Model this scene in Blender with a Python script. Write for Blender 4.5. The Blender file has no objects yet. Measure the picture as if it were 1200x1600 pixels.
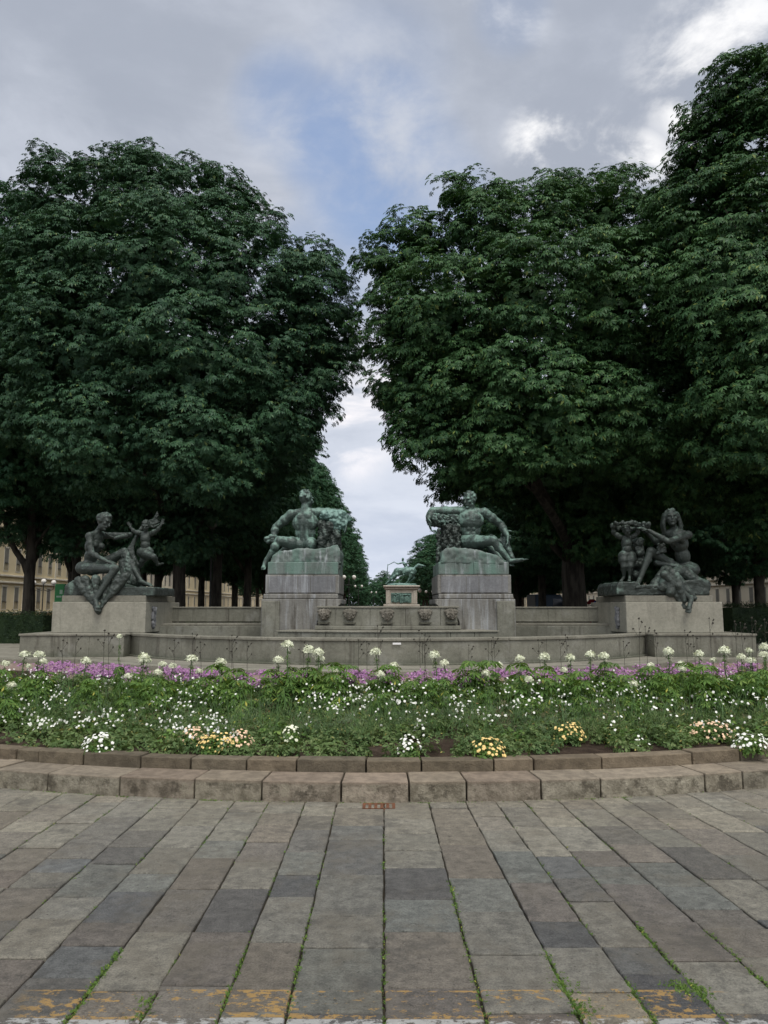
import bpy, bmesh, math, random
import numpy as np
from mathutils import Vector, Matrix, noise as mnoise
R = math.radians
rng = np.random.default_rng(7)
random.seed(7)
scene = bpy.context.scene
COL = scene.collection

# ------------------------------------------------------------------ camera, world, sun, exposure
EYE, PITCH, F = 1.6, R(7.3), 1155.0
cam_d = bpy.data.cameras.new("camera"); cam = bpy.data.objects.new("camera", cam_d); COL.objects.link(cam)
cam.location = (0, 0, EYE); cam.rotation_euler = (R(90) + PITCH, 0, 0)
cam_d.sensor_fit = 'VERTICAL'; cam_d.sensor_height = 36; cam_d.lens = 36 * F / 1600
cam_d.clip_start = 0.05; cam_d.clip_end = 3000
scene.camera = cam
SUN_EL, SUN_AZ = 62.0, 158.0            # light comes from behind the camera, a little to the right
def sun_dir():
    e, a = R(SUN_EL), R(SUN_AZ)
    return Vector((math.sin(a) * math.cos(e), math.cos(a) * math.cos(e), math.sin(e)))
sd = bpy.data.lights.new("sun", 'SUN'); sd.energy = 1.25; sd.angle = R(22); sd.color = (1.0, .965, .91)
so = bpy.data.objects.new("sun", sd); COL.objects.link(so)
so.rotation_euler = (-sun_dir()).to_track_quat('-Z', 'Y').to_euler()
scene.view_settings.view_transform = 'Standard'; scene.view_settings.look = 'None'
scene.view_settings.exposure = 0.52; scene.view_settings.gamma = 1.0
scene.render.engine = 'CYCLES'
scene.cycles.max_bounces = 5; scene.cycles.diffuse_bounces = 3; scene.cycles.glossy_bounces = 2
scene.cycles.transmission_bounces = 2; scene.cycles.transparent_max_bounces = 6
scene.cycles.use_denoising = True

def W(px, py, Y):
    """the point seen at pixel (px, py) of the 1200x1600 photograph that lies Y metres ahead"""
    cx, cy = (px - 600) / F, (800 - py) / F
    d = Vector((cx, math.cos(PITCH) - cy * math.sin(PITCH), math.sin(PITCH) + cy * math.cos(PITCH)))
    t = Y / d.y
    return Vector((d.x * t, Y, EYE + d.z * t))
def D(px, py): 
    v = W(px, py, 1.0) - Vector((0, 0, EYE)); return v.normalized()

world = bpy.data.worlds.new("World"); scene.world = world; world.use_nodes = True
def build_world():
    nt = world.node_tree; N = nt.nodes; L = nt.links; N.clear()
    def node(t, **k):
        n = N.new(t)
        for a, b in k.items(): setattr(n, a, b)
        return n
    def val(s, v):
        if isinstance(v, bpy.types.NodeSocket): L.new(v, s)
        else: s.default_value = v
    def math_(op, a, b=0.0, c=None):
        n = node('ShaderNodeMath', operation=op); val(n.inputs[0], a); val(n.inputs[1], b)
        if c is not None: val(n.inputs[2], c)
        return n.outputs[0]
    def mr(v, a, b, c=0.0, d=1.0):
        n = node('ShaderNodeMapRange', interpolation_type='SMOOTHSTEP', clamp=True)
        val(n.inputs[0], v); val(n.inputs[1], a); val(n.inputs[2], b); val(n.inputs[3], c); val(n.inputs[4], d)
        return n.outputs[0]
    def mixc(f, a, b):
        n = node('ShaderNodeMix', data_type='RGBA'); val(n.inputs[0], f); val(n.inputs[6], a); val(n.inputs[7], b)
        return n.outputs[2]
    tc = node('ShaderNodeTexCoord').outputs['Generated']
    sep = node('ShaderNodeSeparateXYZ'); L.new(tc, sep.inputs[0])
    dx, dy, dz = sep.outputs
    den = math_('ADD', math_('MAXIMUM', dz, 0.0), 0.22)
    comb = node('ShaderNodeCombineXYZ')
    L.new(math_('DIVIDE', dx, den), comb.inputs[0]); L.new(math_('DIVIDE', dy, den), comb.inputs[1])
    def noise(scale, detail, off=0.0, rough=.55, dist=0.0, vec=None):
        n = node('ShaderNodeTexNoise'); n.inputs['Scale'].default_value = scale
        n.inputs['Detail'].default_value = detail; n.inputs['Roughness'].default_value = rough
        n.inputs['Distortion'].default_value = dist
        m = node('ShaderNodeVectorMath', operation='ADD'); L.new(vec or comb.outputs[0], m.inputs[0]); m.inputs[1].default_value = (off, off * .7, off * .3)
        L.new(m.outputs[0], n.inputs['Vector'])
        return n.outputs[0]
    def blob(px, py, deg, soft=0.0):
        """1 at the direction of the pixel, falling to 0 deg degrees off"""
        c = D(px, py)
        n = node('ShaderNodeVectorMath', operation='DOT_PRODUCT'); L.new(tc, n.inputs[0]); n.inputs[1].default_value = c
        return mr(n.outputs['Value'], math.cos(R(deg)), math.cos(R(soft)))
    def addm(*xs):
        o = xs[0]
        for x in xs[1:]: o = math_('MAXIMUM', o, x)
        return o
    sky = node('ShaderNodeTexSky', sky_type='NISHITA'); sky.sun_disc = False
    sky.sun_elevation = R(SUN_EL); sky.sun_rotation = R(SUN_AZ)
    sky.air_density = 1.0; sky.dust_density = 1.2; sky.ozone_density = 2.2
    bg_sky = node('ShaderNodeBackground'); L.new(sky.outputs[0], bg_sky.inputs[0]); bg_sky.inputs[1].default_value = 0.15
    big = noise(.75, 5, 3.1, .5, .3); mid = noise(2.1, 8, 9.4, .58, .4); fine = noise(5.5, 8, 1.7, .6, .3)
    tex = math_('ADD', math_('MULTIPLY', big, .5), math_('ADD', math_('MULTIPLY', mid, .33), math_('MULTIPLY', fine, .17)))
    low = mr(dz, .42, .02)
    base = mixc(mr(tex, .42, .58), (.285, .312, .37, 1), (.42, .448, .51, 1))
    pale = mixc(mr(tex, .38, .60), (.43, .475, .57, 1), (.54, .575, .65, 1))
    col = mixc(low, base, pale)
    # thin bright places where the light comes through
    bright = addm(blob(845, 225, 3.2), math_('MULTIPLY', blob(935, 245, 3.4), .9), blob(995, 262, 3.0), math_('MULTIPLY', blob(1130, 95, 6.5), .9),
                  math_('MULTIPLY', blob(780, 20, 4), .5), blob(1085, 160, 3))
    bt = mr(math_('ADD', math_('MULTIPLY', mid, .45), math_('MULTIPLY', fine, .55)), .47, .60)
    col = mixc(math_('MULTIPLY', bright, math_('MULTIPLY', bt, .85)), col, (.84, .83, .82, 1))
    warm = addm(math_('MULTIPLY', blob(525, 660, 6.0), 1.0), math_('MULTIPLY', blob(405, 315, 3.0), .8), math_('MULTIPLY', blob(560, 610, 4.5), .8))
    col = mixc(math_('MULTIPLY', warm, mr(mid, .40, .60, 0, .85)), col, (.86, .81, .80, 1))
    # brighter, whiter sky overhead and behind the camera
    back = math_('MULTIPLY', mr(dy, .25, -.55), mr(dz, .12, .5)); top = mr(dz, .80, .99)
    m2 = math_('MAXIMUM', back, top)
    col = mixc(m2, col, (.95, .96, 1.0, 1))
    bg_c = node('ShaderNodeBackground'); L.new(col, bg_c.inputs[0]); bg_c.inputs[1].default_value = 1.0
    gap = addm(math_('MULTIPLY', blob(450, 165, 4.5, 1), .8), blob(525, 215, 5.5, 1), blob(590, 205, 6.0, 1), math_('MULTIPLY', blob(600, 290, 7.5, 2), 1.0), math_('MULTIPLY', blob(640, 330, 7.0, 1), .9),
               math_('MULTIPLY', blob(500, 420, 6.0, 1), .5), math_('MULTIPLY', blob(590, 120, 6, 1), .35), math_('MULTIPLY', blob(800, 20, 3, 1), .3))
    g = math_('MULTIPLY', gap, mr(math_('ADD', math_('MULTIPLY', big, .2), math_('ADD', math_('MULTIPLY', mid, .45), math_('MULTIPLY', fine, .35))), .60, .45))
    g = math_('MULTIPLY', g, .68)
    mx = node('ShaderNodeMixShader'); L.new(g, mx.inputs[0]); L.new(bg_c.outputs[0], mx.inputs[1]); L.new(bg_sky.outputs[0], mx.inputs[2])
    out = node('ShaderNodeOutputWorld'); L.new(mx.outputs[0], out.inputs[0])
build_world()

# ------------------------------------------------------------------ materials
class M:
    def __init__(s, name):
        s.m = bpy.data.materials.new(name); s.m.use_nodes = True
        s.nt = s.m.node_tree; s.N = s.nt.nodes; s.L = s.nt.links; s.N.clear()
        s.out = s.N.new('ShaderNodeOutputMaterial'); s.b = s.N.new('ShaderNodeBsdfPrincipled')
        s.L.new(s.b.outputs[0], s.out.inputs[0]); s.tc = s.N.new('ShaderNodeTexCoord').outputs['Object']
        s.geo = None
    def set(s, sock, v):
        if isinstance(v, bpy.types.NodeSocket): s.L.new(v, sock)
        else: sock.default_value = v
    def math(s, op, a, b=0.0):
        n = s.N.new('ShaderNodeMath'); n.operation = op; s.set(n.inputs[0], a); s.set(n.inputs[1], b); return n.outputs[0]
    def world(s):
        g = s.N.new('ShaderNodeNewGeometry'); return g.outputs['Position']
    def noise(s, scale, detail=4, rough=.55, vec=None, off=0, stretch=None, dist=0.0):
        n = s.N.new('ShaderNodeTexNoise'); n.inputs['Scale'].default_value = scale; n.inputs['Detail'].default_value = detail
        n.inputs['Roughness'].default_value = rough; n.inputs['Distortion'].default_value = dist
        mp = s.N.new('ShaderNodeMapping'); s.L.new(vec or s.tc, mp.inputs[0]); mp.inputs['Location'].default_value = (off, off * .6, off * 1.3)
        if stretch: mp.inputs['Scale'].default_value = stretch
        s.L.new(mp.outputs[0], n.inputs['Vector']); return n.outputs[0]
    def voro(s, scale, vec=None, feature='F1'):
        n = s.N.new('ShaderNodeTexVoronoi'); n.inputs['Scale'].default_value = scale; n.feature = feature
        s.L.new(vec or s.tc, n.inputs['Vector']); return n.outputs[0]
    def ramp(s, v, lo, hi, a=0.0, b=1.0):
        n = s.N.new('ShaderNodeMapRange'); n.interpolation_type = 'SMOOTHSTEP'
        for i, x in enumerate((v, lo, hi, a, b)): s.set(n.inputs[i], x)
        return n.outputs[0]
    def mix(s, f, a, b, mode='MIX'):
        n = s.N.new('ShaderNodeMix'); n.data_type = 'RGBA'; n.blend_type = mode
        def c(x): return x if isinstance(x, bpy.types.NodeSocket) or len(x) == 4 else (*x, 1)
        s.set(n.inputs[0], f); s.set(n.inputs[6], c(a)); s.set(n.inputs[7], c(b)); return n.outputs[2]
    def bump(s, h, dist, strength=1.0):
        n = s.N.new('ShaderNodeBump'); n.inputs['Strength'].default_value = strength; n.inputs['Distance'].default_value = dist
        s.set(n.inputs['Height'], h); s.L.new(n.outputs[0], s.b.inputs['Normal']); return n
    def attr(s, name):
        n = s.N.new('ShaderNodeAttribute'); n.attribute_name = name; return n.outputs['Color']
    def island(s):
        n = s.N.new('ShaderNodeNewGeometry'); return n.outputs['Random Per Island']
    def objrand(s):
        n = s.N.new('ShaderNodeObjectInfo'); return n.outputs['Random']
    def fin(s, col, rough=.8, spec=.3, metal=0.0):
        s.set(s.b.inputs['Base Color'], col if isinstance(col, bpy.types.NodeSocket) else (*col[:3], 1))
        s.set(s.b.inputs['Roughness'], rough); s.b.inputs['Specular IOR Level'].default_value = spec
        s.b.inputs['Metallic'].default_value = metal; return s.m
MT = {}
def plain(name, col, rough=.7, var=.15, scale=3, metal=0.0, bump=0.0, spec=.3):
    m = M(name); n = m.noise(scale, 5)
    c = m.mix(m.ramp(n, .3, .7), [x * (1 - var) for x in col], [min(1, x * (1 + var)) for x in col])
    if bump: m.bump(m.noise(scale * 12, 4), bump)
    MT[name] = m.fin(c, rough, spec, metal)
def leafmat(name, a, b, c, rough=.5, scale=.5, trans=.18):
    m = M(name)
    n = m.noise(scale, 3, vec=m.world()); isl = m.island()
    col = m.mix(m.ramp(n, .35, .65), a, b)
    col = m.mix(m.ramp(isl, .55, 1.0, 0, .75), col, c)
    col = m.mix(m.ramp(isl, .975, .985), col, (c[0] * 1.8, c[1] * 1.25, c[2] * 1.0))
    m.fin(col, rough, .2)
    t = m.N.new('ShaderNodeBsdfTranslucent'); m.L.new(m.mix(.5, col, (c[0] * 1.3, c[1] * 1.4, c[2] * .6)), t.inputs[0])
    mx = m.N.new('ShaderNodeMixShader'); mx.inputs[0].default_value = trans
    m.L.new(m.b.outputs[0], mx.inputs[1]); m.L.new(t.outputs[0], mx.inputs[2]); m.L.new(mx.outputs[0], m.out.inputs[0])
    MT[name] = m.m
leafmat('chestnut_leaf', (.032, .080, .042), (.046, .108, .052), (.074, .150, .062), .5, trans=.08)
leafmat('chestnut_leaf_warm', (.034, .088, .034), (.052, .122, .042), (.094, .178, .056), .5, trans=.10)
leafmat('far_leaf', (.028, .084, .040), (.042, .112, .050), (.072, .150, .062), .55, trans=.08)
leafmat('hedge_leaf', (.014, .030, .012), (.024, .045, .016), (.045, .08, .025), .5, 2)
leafmat('lime_leaf', (.075, .15, .035), (.11, .205, .045), (.22, .31, .075), .55, 2.5, .25)
leafmat('bed_leaf', (.07, .125, .042), (.11, .17, .055), (.20, .25, .10), .6, 2.2, .2)
leafmat('brown_leaf', (.11, .10, .055), (.15, .135, .075), (.22, .20, .11), .7, 3, .1)
leafmat('grey_leaf', (.08, .13, .065), (.12, .17, .09), (.20, .25, .13), .6, 2.2, .2)
leafmat('weed_leaf', (.06, .12, .02), (.10, .18, .03), (.18, .26, .06), .6, 6, .2)
plain('white_petal', (.78, .78, .70), .6, .06, 20)
plain('cream_petal', (.74, .76, .56), .6, .08, 20)
plain('yellow_petal', (.80, .58, .22), .6, .2, 9)
plain('peach_petal', (.80, .55, .36), .6, .2, 9)
plain('stem_green', (.07, .13, .04), .6, .3, 8)
plain('stem_dark', (.045, .04, .03), .8, .3, 8)
def purple():
    m = M('purple_petal'); i = m.island()
    MT['purple_petal'] = m.fin(m.mix(m.ramp(i, .1, .95), (.19, .08, .18), (.44, .22, .40)), .6)
purple()
def bark():
    m = M('bark'); n = m.noise(5, 6, stretch=(1, 1, .22)); f = m.noise(24, 4, stretch=(1, 1, .3))
    m.bump(m.math('ADD', n, m.math('MULTIPLY', f, .5)), .05)
    MT['bark'] = m.fin(m.mix(m.ramp(n, .35, .65), (.030, .026, .021), (.075, .066, .052)), .9, .15)
bark()
def stone(name, a, b, stain=(.07, .062, .05), amt=.5, streak=.5, green=0.0, lime=0.0, bumpd=.012, joints=None, rough=.85):
    m = M(name); w = m.world()
    n = m.noise(1.3, 6, .6, vec=w); f = m.noise(14, 5, .6, vec=w); ff = m.noise(60, 3, .6, vec=w)
    c = m.mix(m.ramp(n, .32, .68), a, b)
    c = m.mix(m.ramp(f, .35, .75, 0, .35), c, [x * .6 for x in a])
    s = m.noise(3.2, 6, .65, vec=w, stretch=(1.6, 1.6, .16), off=4)
    c = m.mix(m.math('MULTIPLY', m.ramp(s, .50, .68), amt), c, stain)
    if lime:
        s2 = m.noise(4.0, 6, .65, vec=w, stretch=(1.5, 1.5, .12), off=11)
        c = m.mix(m.math('MULTIPLY', m.ramp(s2, .50, .66), lime), c, (.42, .44, .45))
    if green:
        z = m.noise(2.2, 5, .6, vec=w, stretch=(1, 1, .5), off=7)
        c = m.mix(m.math('MULTIPLY', m.ramp(z, .40, .60), green), c, (.13, .21, .17))
    # small dark pits
    p = m.noise(35, 2, .5, vec=w, off=2)
    c = m.mix(m.ramp(p, .66, .74, 0, .6), c, [x * .35 for x in a])
    m.bump(m.math('ADD', m.math('MULTIPLY', f, 1.0), m.math('MULTIPLY', ff, .35)), bumpd)
    if name == 'basin_stone':
        sz = m.N.new('ShaderNodeSeparateXYZ'); m.L.new(w, sz.inputs[0])
        al = m.math('MULTIPLY', m.ramp(m.math('ADD', sz.outputs[2], m.math('MULTIPLY', m.noise(2.5, 5, .7, vec=w, off=21), .35)), .58, .36), .6)
        c = m.mix(al, c, (.075, .082, .055))
        c = m.mix(m.ramp(m.noise(1.1, 6, .7, vec=w, off=31), .52, .66, 0, .4), c, (.30, .295, .26)); m.N
        MT[name] = m.fin(c, rough, .2); return
    MT[name] = m.fin(c, rough, .2)
stone('basin_stone', (.158, .155, .122), (.228, .222, .178), amt=.55)
stone('pedestal_stone', (.26, .25, .20), (.33, .315, .255), amt=.22)
stone('step_stone', (.18, .172, .136), (.26, .248, .20), amt=.35)
stone('wet_stone', (.175, .168, .15), (.25, .242, .215), stain=(.06, .052, .04), amt=.8, lime=.5)
stone('patina_stone', (.12, .15, .13), (.19, .22, .20), stain=(.06, .07, .06), amt=.5, lime=.65, green=.85)
stone('panel_stone', (.17, .172, .175), (.235, .235, .235), amt=.3, lime=.55)
stone('ring_stone', (.20, .188, .15), (.28, .265, .215), amt=.2)
stone('mask_stone', (.13, .12, .095), (.21, .19, .155), stain=(.05, .04, .03), amt=.5)
stone('monument_stone', (.50, .46, .38), (.60, .56, .48), amt=.15)
def bronze(name, dark, pat, amt):
    m = M(name); w = m.world()
    n = m.noise(2.6, 6, .65, vec=w, dist=.5); f = m.noise(16, 5, .6, vec=w); s = m.noise(5.5, 6, .6, vec=w, stretch=(1.2, 1.2, .2), off=5)
    g = m.N.new('ShaderNodeNewGeometry'); sx = m.N.new('ShaderNodeSeparateXYZ'); m.L.new(g.outputs['Normal'], sx.inputs[0])
    v = m.math('ADD', m.math('MULTIPLY', n, .6), m.math('ADD', m.math('MULTIPLY', s, .4), m.math('MULTIPLY', sx.outputs[2], .10)))
    c = m.mix(m.ramp(v, .60 - amt, .75 - amt), dark, pat)
    c = m.mix(m.ramp(f, .55, .75, 0, .5), c, [x * .5 for x in dark])
    m.bump(m.math('ADD', f, m.math('MULTIPLY', n, 2.0)), .02)
    MT[name] = m.fin(c, m.ramp(n, .3, .7, .42, .62), .5, .15)
bronze('bronze_dark', (.034, .044, .036), (.115, .165, .135), .06)
bronze('bronze_green', (.045, .066, .055), (.17, .27, .22), .13)
bronze('bronze_verdigris', (.075, .135, .115), (.21, .34, .29), .16)
def paving():
    m = M('street_slabs'); w = m.world(); a = m.attr('tone')
    n = m.noise(14, 8, .72, vec=w); f = m.noise(110, 5, .75, vec=w); s = m.noise(2.2, 7, .7, vec=w, off=3)
    v = m.math('ADD', m.math('MULTIPLY', n, .5), m.math('MULTIPLY', f, .5))
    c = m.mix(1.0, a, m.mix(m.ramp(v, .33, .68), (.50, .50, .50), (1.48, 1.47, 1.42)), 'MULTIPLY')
    c = m.mix(m.ramp(s, .48, .66, 0, .5), c, (.17, .15, .115))
    c = m.mix(m.ramp(m.noise(3.1, 6, .7, vec=w, off=14), .54, .66, 0, .45), c, (.075, .072, .066))
    c = m.mix(m.ramp(m.noise(32, 3, .6, vec=w, off=8), .63, .72, 0, .55), c, (.045, .04, .035))
    # worn road paint: a yellow band and a white band
    sx = m.N.new('ShaderNodeSeparateXYZ'); m.L.new(w, sx.inputs[0]); y = sx.outputs[1]; x = sx.outputs[0]
    band = m.math('MULTIPLY', m.ramp(y, 3.115, 3.13), m.ramp(y, 3.345, 3.335))
    edge = m.math('MAXIMUM', m.math('MULTIPLY', m.ramp(y, 3.325, 3.33), 1.0), m.ramp(y, 3.155, 3.145))
    wear = m.noise(17, 7, .75, vec=w, off=1, stretch=(1, 1.5, 1))
    big = m.noise(2.3, 3, .5, vec=w, off=9)
    th = m.math('ADD', m.math('SUBTRACT', wear, m.math('MULTIPLY', m.ramp(edge, 0, 1), -.06)), m.math('MULTIPLY', m.math('SUBTRACT', big, .5), .5))
    inx = m.math('MULTIPLY', m.ramp(x, -1.55, -1.35), m.ramp(x, 1.5, 1.3))
    pm = m.math('MULTIPLY', m.math('MULTIPLY', band, inx), m.ramp(th, .545, .60, 0, .8))
    c = m.mix(pm, c, (.50, .31, .10))
    wb = m.math('MULTIPLY', m.ramp(y, 3.125, 3.118), m.ramp(m.math('ADD', wear, m.math('MULTIPLY', m.math('SUBTRACT', big, .5), .4)), .44, .52, 0, .85))
    c = m.mix(wb, c, (.55, .55, .52))
    m.bump(m.math('ADD', m.math('MULTIPLY', n, 1.0), m.math('MULTIPLY', f, .7)), .02)
    MT['street_slabs'] = m.fin(c, m.ramp(n, .3, .7, .65, .9), .25)
paving()
def kerbmat():
    m = M('kerb_stones'); w = m.world(); a = m.attr('tone')
    n = m.noise(10, 6, .65, vec=w); f = m.noise(55, 5, .7, vec=w); s = m.noise(4.5, 5, .65, vec=w, off=3)
    c = m.mix(1.0, a, m.mix(m.ramp(n, .33, .68), (.65, .62, .58), (1.35, 1.32, 1.28)), 'MULTIPLY')
    c = m.mix(m.ramp(s, .53, .62, 0, .7), c, (.30, .27, .20))
    c = m.mix(m.ramp(m.noise(7, 6, .7, vec=w, off=12), .50, .64, 0, .75), c, (.065, .055, .04))
    sx = m.N.new('ShaderNodeSeparateXYZ'); m.L.new(w, sx.inputs[0]); c = m.mix(m.ramp(sx.outputs[2], .13, .158), c, m.mix(1.0, m.mix(1.0, a, m.mix(m.ramp(n, .3, .7), (.78, .71, .68), (1.25, 1.14, 1.08)), 'MULTIPLY'), (1, 1, 1), 'MULTIPLY'))
    m.bump(m.math('ADD', n, m.math('MULTIPLY', f, .6)), .02)
    MT['kerb_stones'] = m.fin(c, .88, .2)
kerbmat()
def ground(name, a, b, sc=6, sc2=60, bumpd=.02):
    m = M(name); w = m.world(); n = m.noise(sc * .2, 5, vec=w); f = m.noise(sc2, 4, .7, vec=w); g = m.noise(sc, 5, .6, vec=w)
    c = m.mix(m.ramp(m.math('ADD', m.math('MULTIPLY', n, .4), m.math('MULTIPLY', g, .6)), .35, .65), a, b)
    c = m.mix(m.ramp(f, .4, .7, 0, .5), c, [x * .55 for x in a])
    m.bump(m.math('ADD', f, g), bumpd); MT[name] = m.fin(c, .95, .1)
ground('joint_dirt', (.035, .03, .022), (.075, .065, .045))
ground('soil', (.040, .028, .020), (.085, .062, .045), 8, 40, .03)
ground('pink_gravel', (.23, .17, .145), (.31, .235, .20), 5, 90, .01)
ground('lawn', (.035, .06, .022), (.07, .09, .035), 3, 40, .04)
ground('asphalt', (.045, .045, .045), (.065, .065, .062), 2, 80, .005)
plain('facade_yellow', (.66, .55, .34), .85, .08, .4, bump=.004)
plain('facade_cream', (.64, .57, .43), .85, .08, .4, bump=.004)
plain('facade_trim', (.58, .53, .42), .8, .08, 1)
plain('shutter', (.17, .16, .13), .7, .15, 2)
plain('roof_tile', (.20, .11, .08), .85, .2, 3)
plain('dark_door', (.035, .03, .025), .6, .2, 2)
plain('iron', (.05, .052, .05), .5, .2, 5, metal=.4)
plain('iron_rust', (.14, .06, .03), .8, .3, 9)
plain('globe_glass', (.80, .77, .70), .25, .03, 2)
plain('globe_dim', (.12, .125, .12), .2, .1, 2, spec=.7)
plain('sign_green', (.05, .30, .09), .45, .1, 2)
plain('sign_pale', (.45, .60, .45), .5, .1, 2)
plain('van_blue', (.035, .075, .13), .35, .1, 1, spec=.5)
plain('van_white', (.60, .60, .58), .35, .06, 1, spec=.5)
plain('tyre', (.02, .02, .02), .8, .1, 3)
plain('fabric_red', (.45, .03, .04), .8, .1, 3)
plain('fabric_blue', (.06, .09, .42), .8, .1, 3)
plain('fabric_lime', (.42, .52, .05), .8, .1, 3)
plain('paper', (.75, .74, .72), .7, .04, 3)
def glass():
    m = M('window_glass'); MT['window_glass'] = m.fin((.05, .055, .06), .12, .6)
glass()
def water():
    m = M('water'); m.bump(m.noise(4, 3, vec=m.world()), .02); MT['water'] = m.fin((.05, .065, .055), .08, .5)
water()

# ------------------------------------------------------------------ mesh helpers
def from_arrays(name, V, Fq, mat, parent=None, smooth=False, per=4):
    me = bpy.data.meshes.new(name); V = np.asarray(V, dtype=np.float32); Fq = np.asarray(Fq, dtype=np.int32)
    me.vertices.add(len(V)); me.vertices.foreach_set('co', V.ravel())
    me.loops.add(Fq.size); me.loops.foreach_set('vertex_index', Fq.ravel())
    me.polygons.add(len(Fq)); me.polygons.foreach_set('loop_start', np.arange(0, Fq.size, per, dtype=np.int32))
    if smooth: me.polygons.foreach_set('use_smooth', np.ones(len(Fq), dtype=bool))
    me.update(calc_edges=True)
    if mat: me.materials.append(MT[mat])
    o = bpy.data.objects.new(name, me); COL.objects.link(o)
    if parent: o.parent = parent
    return o
class MB:
    """collects solids and links them as ONE mesh object"""
    def __init__(s): s.v = []; s.f = []; s.m = []; s.c = []; s.cur = 0; s.tone = (1, 1, 1)
    def add(s, vs, fs, mi=None):
        o = len(s.v); s.v += [tuple(v) for v in vs]; s.f += [tuple(i + o for i in f) for f in fs]
        s.m += [s.cur if mi is None else mi] * len(fs); s.c += [s.tone] * len(vs)
    def box(s, lo, hi, mi=None):
        x0, y0, z0 = lo; x1, y1, z1 = hi
        s.add([(x0, y0, z0), (x1, y0, z0), (x1, y1, z0), (x0, y1, z0), (x0, y0, z1), (x1, y0, z1), (x1, y1, z1), (x0, y1, z1)],
              [(0, 3, 2, 1), (4, 5, 6, 7), (0, 1, 5, 4), (1, 2, 6, 5), (2, 3, 7, 6), (3, 0, 4, 7)], mi)
    def prism(s, poly, z0, z1, mi=None):
        n = len(poly); a = sum(poly[i][0] * poly[(i + 1) % n][1] - poly[(i + 1) % n][0] * poly[i][1] for i in range(n))
        if a < 0: poly = poly[::-1]
        s.add([(x, y, z0) for x, y in poly] + [(x, y, z1) for x, y in poly],
              [tuple(range(n))[::-1], tuple(range(n, 2 * n))] + [(i, (i + 1) % n, n + (i + 1) % n, n + i) for i in range(n)], mi)
    def prism_y(s, poly, y0, y1, mi=None):
        """outline in the x-z plane, thick along y"""
        n = len(poly); a = sum(poly[i][0] * poly[(i + 1) % n][1] - poly[(i + 1) % n][0] * poly[i][1] for i in range(n))
        if a < 0: poly = poly[::-1]
        s.add([(x, y0, z) for x, z in poly] + [(x, y1, z) for x, z in poly],
              [tuple(range(n)), tuple(range(n, 2 * n))[::-1]] + [((i + 1) % n, i, n + i, n + (i + 1) % n) for i in range(n)], mi)
    def arc(s, c, r0, r1, a0, a1, z0, z1, n=24, mi=None):
        """ring segment; angle 0 points at the camera (-y)"""
        vs = []; fs = []
        for i in range(n + 1):
            a = a0 + (a1 - a0) * i / n; sx, cy = math.sin(a), -math.cos(a)
            for r, z in ((r0, z0), (r1, z0), (r1, z1), (r0, z1)): vs.append((c[0] + r * sx, c[1] + r * cy, z))
        for i in range(n):
            k = 4 * i
            for j in range(4):
                j2 = (j + 1) % 4; fs.append((k + j, k + j2, k + 4 + j2, k + 4 + j))
        fs.append((0, 3, 2, 1)); fs.append((4 * n, 4 * n + 1, 4 * n + 2, 4 * n + 3))
        s.add(vs, fs, mi)
    def tube(s, pts, rad, seg=8, mi=None, caps=True):
        pts = [Vector(p) for p in pts]; n = len(pts); rad = rad if hasattr(rad, '__len__') else [rad] * n
        vs = []; fs = []; up = None
        for i, p in enumerate(pts):
            t = (pts[min(i + 1, n - 1)] - pts[max(i - 1, 0)]).normalized()
            if up is None: up = t.orthogonal().normalized()
            up = (up - t * up.dot(t)); up = up.normalized() if up.length > 1e-6 else t.orthogonal().normalized()
            b = t.cross(up)
            for k in range(seg):
                a = 2 * math.pi * k / seg; vs.append(p + (up * math.cos(a) + b * math.sin(a)) * rad[i])
        for i in range(n - 1):
            for k in range(seg):
                k2 = (k + 1) % seg; fs.append((i * seg + k, i * seg + k2, (i + 1) * seg + k2, (i + 1) * seg + k))
        if caps: fs.append(tuple(range(seg))[::-1]); fs.append(tuple(range((n - 1) * seg, n * seg)))
        s.add(vs, fs, mi)
    def lathe(s, prof, c=(0, 0, 0), seg=16, mi=None):
        vs = []; fs = []; n = len(prof)
        for r, z in prof:
            for k in range(seg):
                a = 2 * math.pi * k / seg; vs.append((c[0] + r * math.cos(a), c[1] + r * math.sin(a), c[2] + z))
        for i in range(n - 1):
            for k in range(seg):
                k2 = (k + 1) % seg; fs.append((i * seg + k, i * seg + k2, (i + 1) * seg + k2, (i + 1) * seg + k))
        fs.append(tuple(range(seg))[::-1]); fs.append(tuple(range((n - 1) * seg, n * seg)))
        s.add(vs, fs, mi)
    def ell(s, c, r, axes=None, seg=14, rings=9, mi=None):
        """ellipsoid: radii r along axes (three vectors)"""
        c = Vector(c); ax = axes or (Vector((1, 0, 0)), Vector((0, 1, 0)), Vector((0, 0, 1)))
        r = r if hasattr(r, '__len__') else (r, r, r)
        vs = [c - ax[2] * r[2]]; fs = []
        for i in range(1, rings):
            th = math.pi * i / rings
            for k in range(seg):
                a = 2 * math.pi * k / seg
                vs.append(c + ax[0] * (r[0] * math.sin(th) * math.cos(a)) + ax[1] * (r[1] * math.sin(th) * math.sin(a)) - ax[2] * (r[2] * math.cos(th)))
        vs.append(c + ax[2] * r[2]); L = len(vs) - 1
        for k in range(seg):
            k2 = (k + 1) % seg; fs.append((0, 1 + k2, 1 + k)); fs.append((L, L - seg + k, L - seg + k2))
            for i in range(rings - 2): fs.append((1 + i * seg + k, 1 + i * seg + k2, 1 + (i + 1) * seg + k2, 1 + (i + 1) * seg + k))
        s.add(vs, fs, mi)
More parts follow.
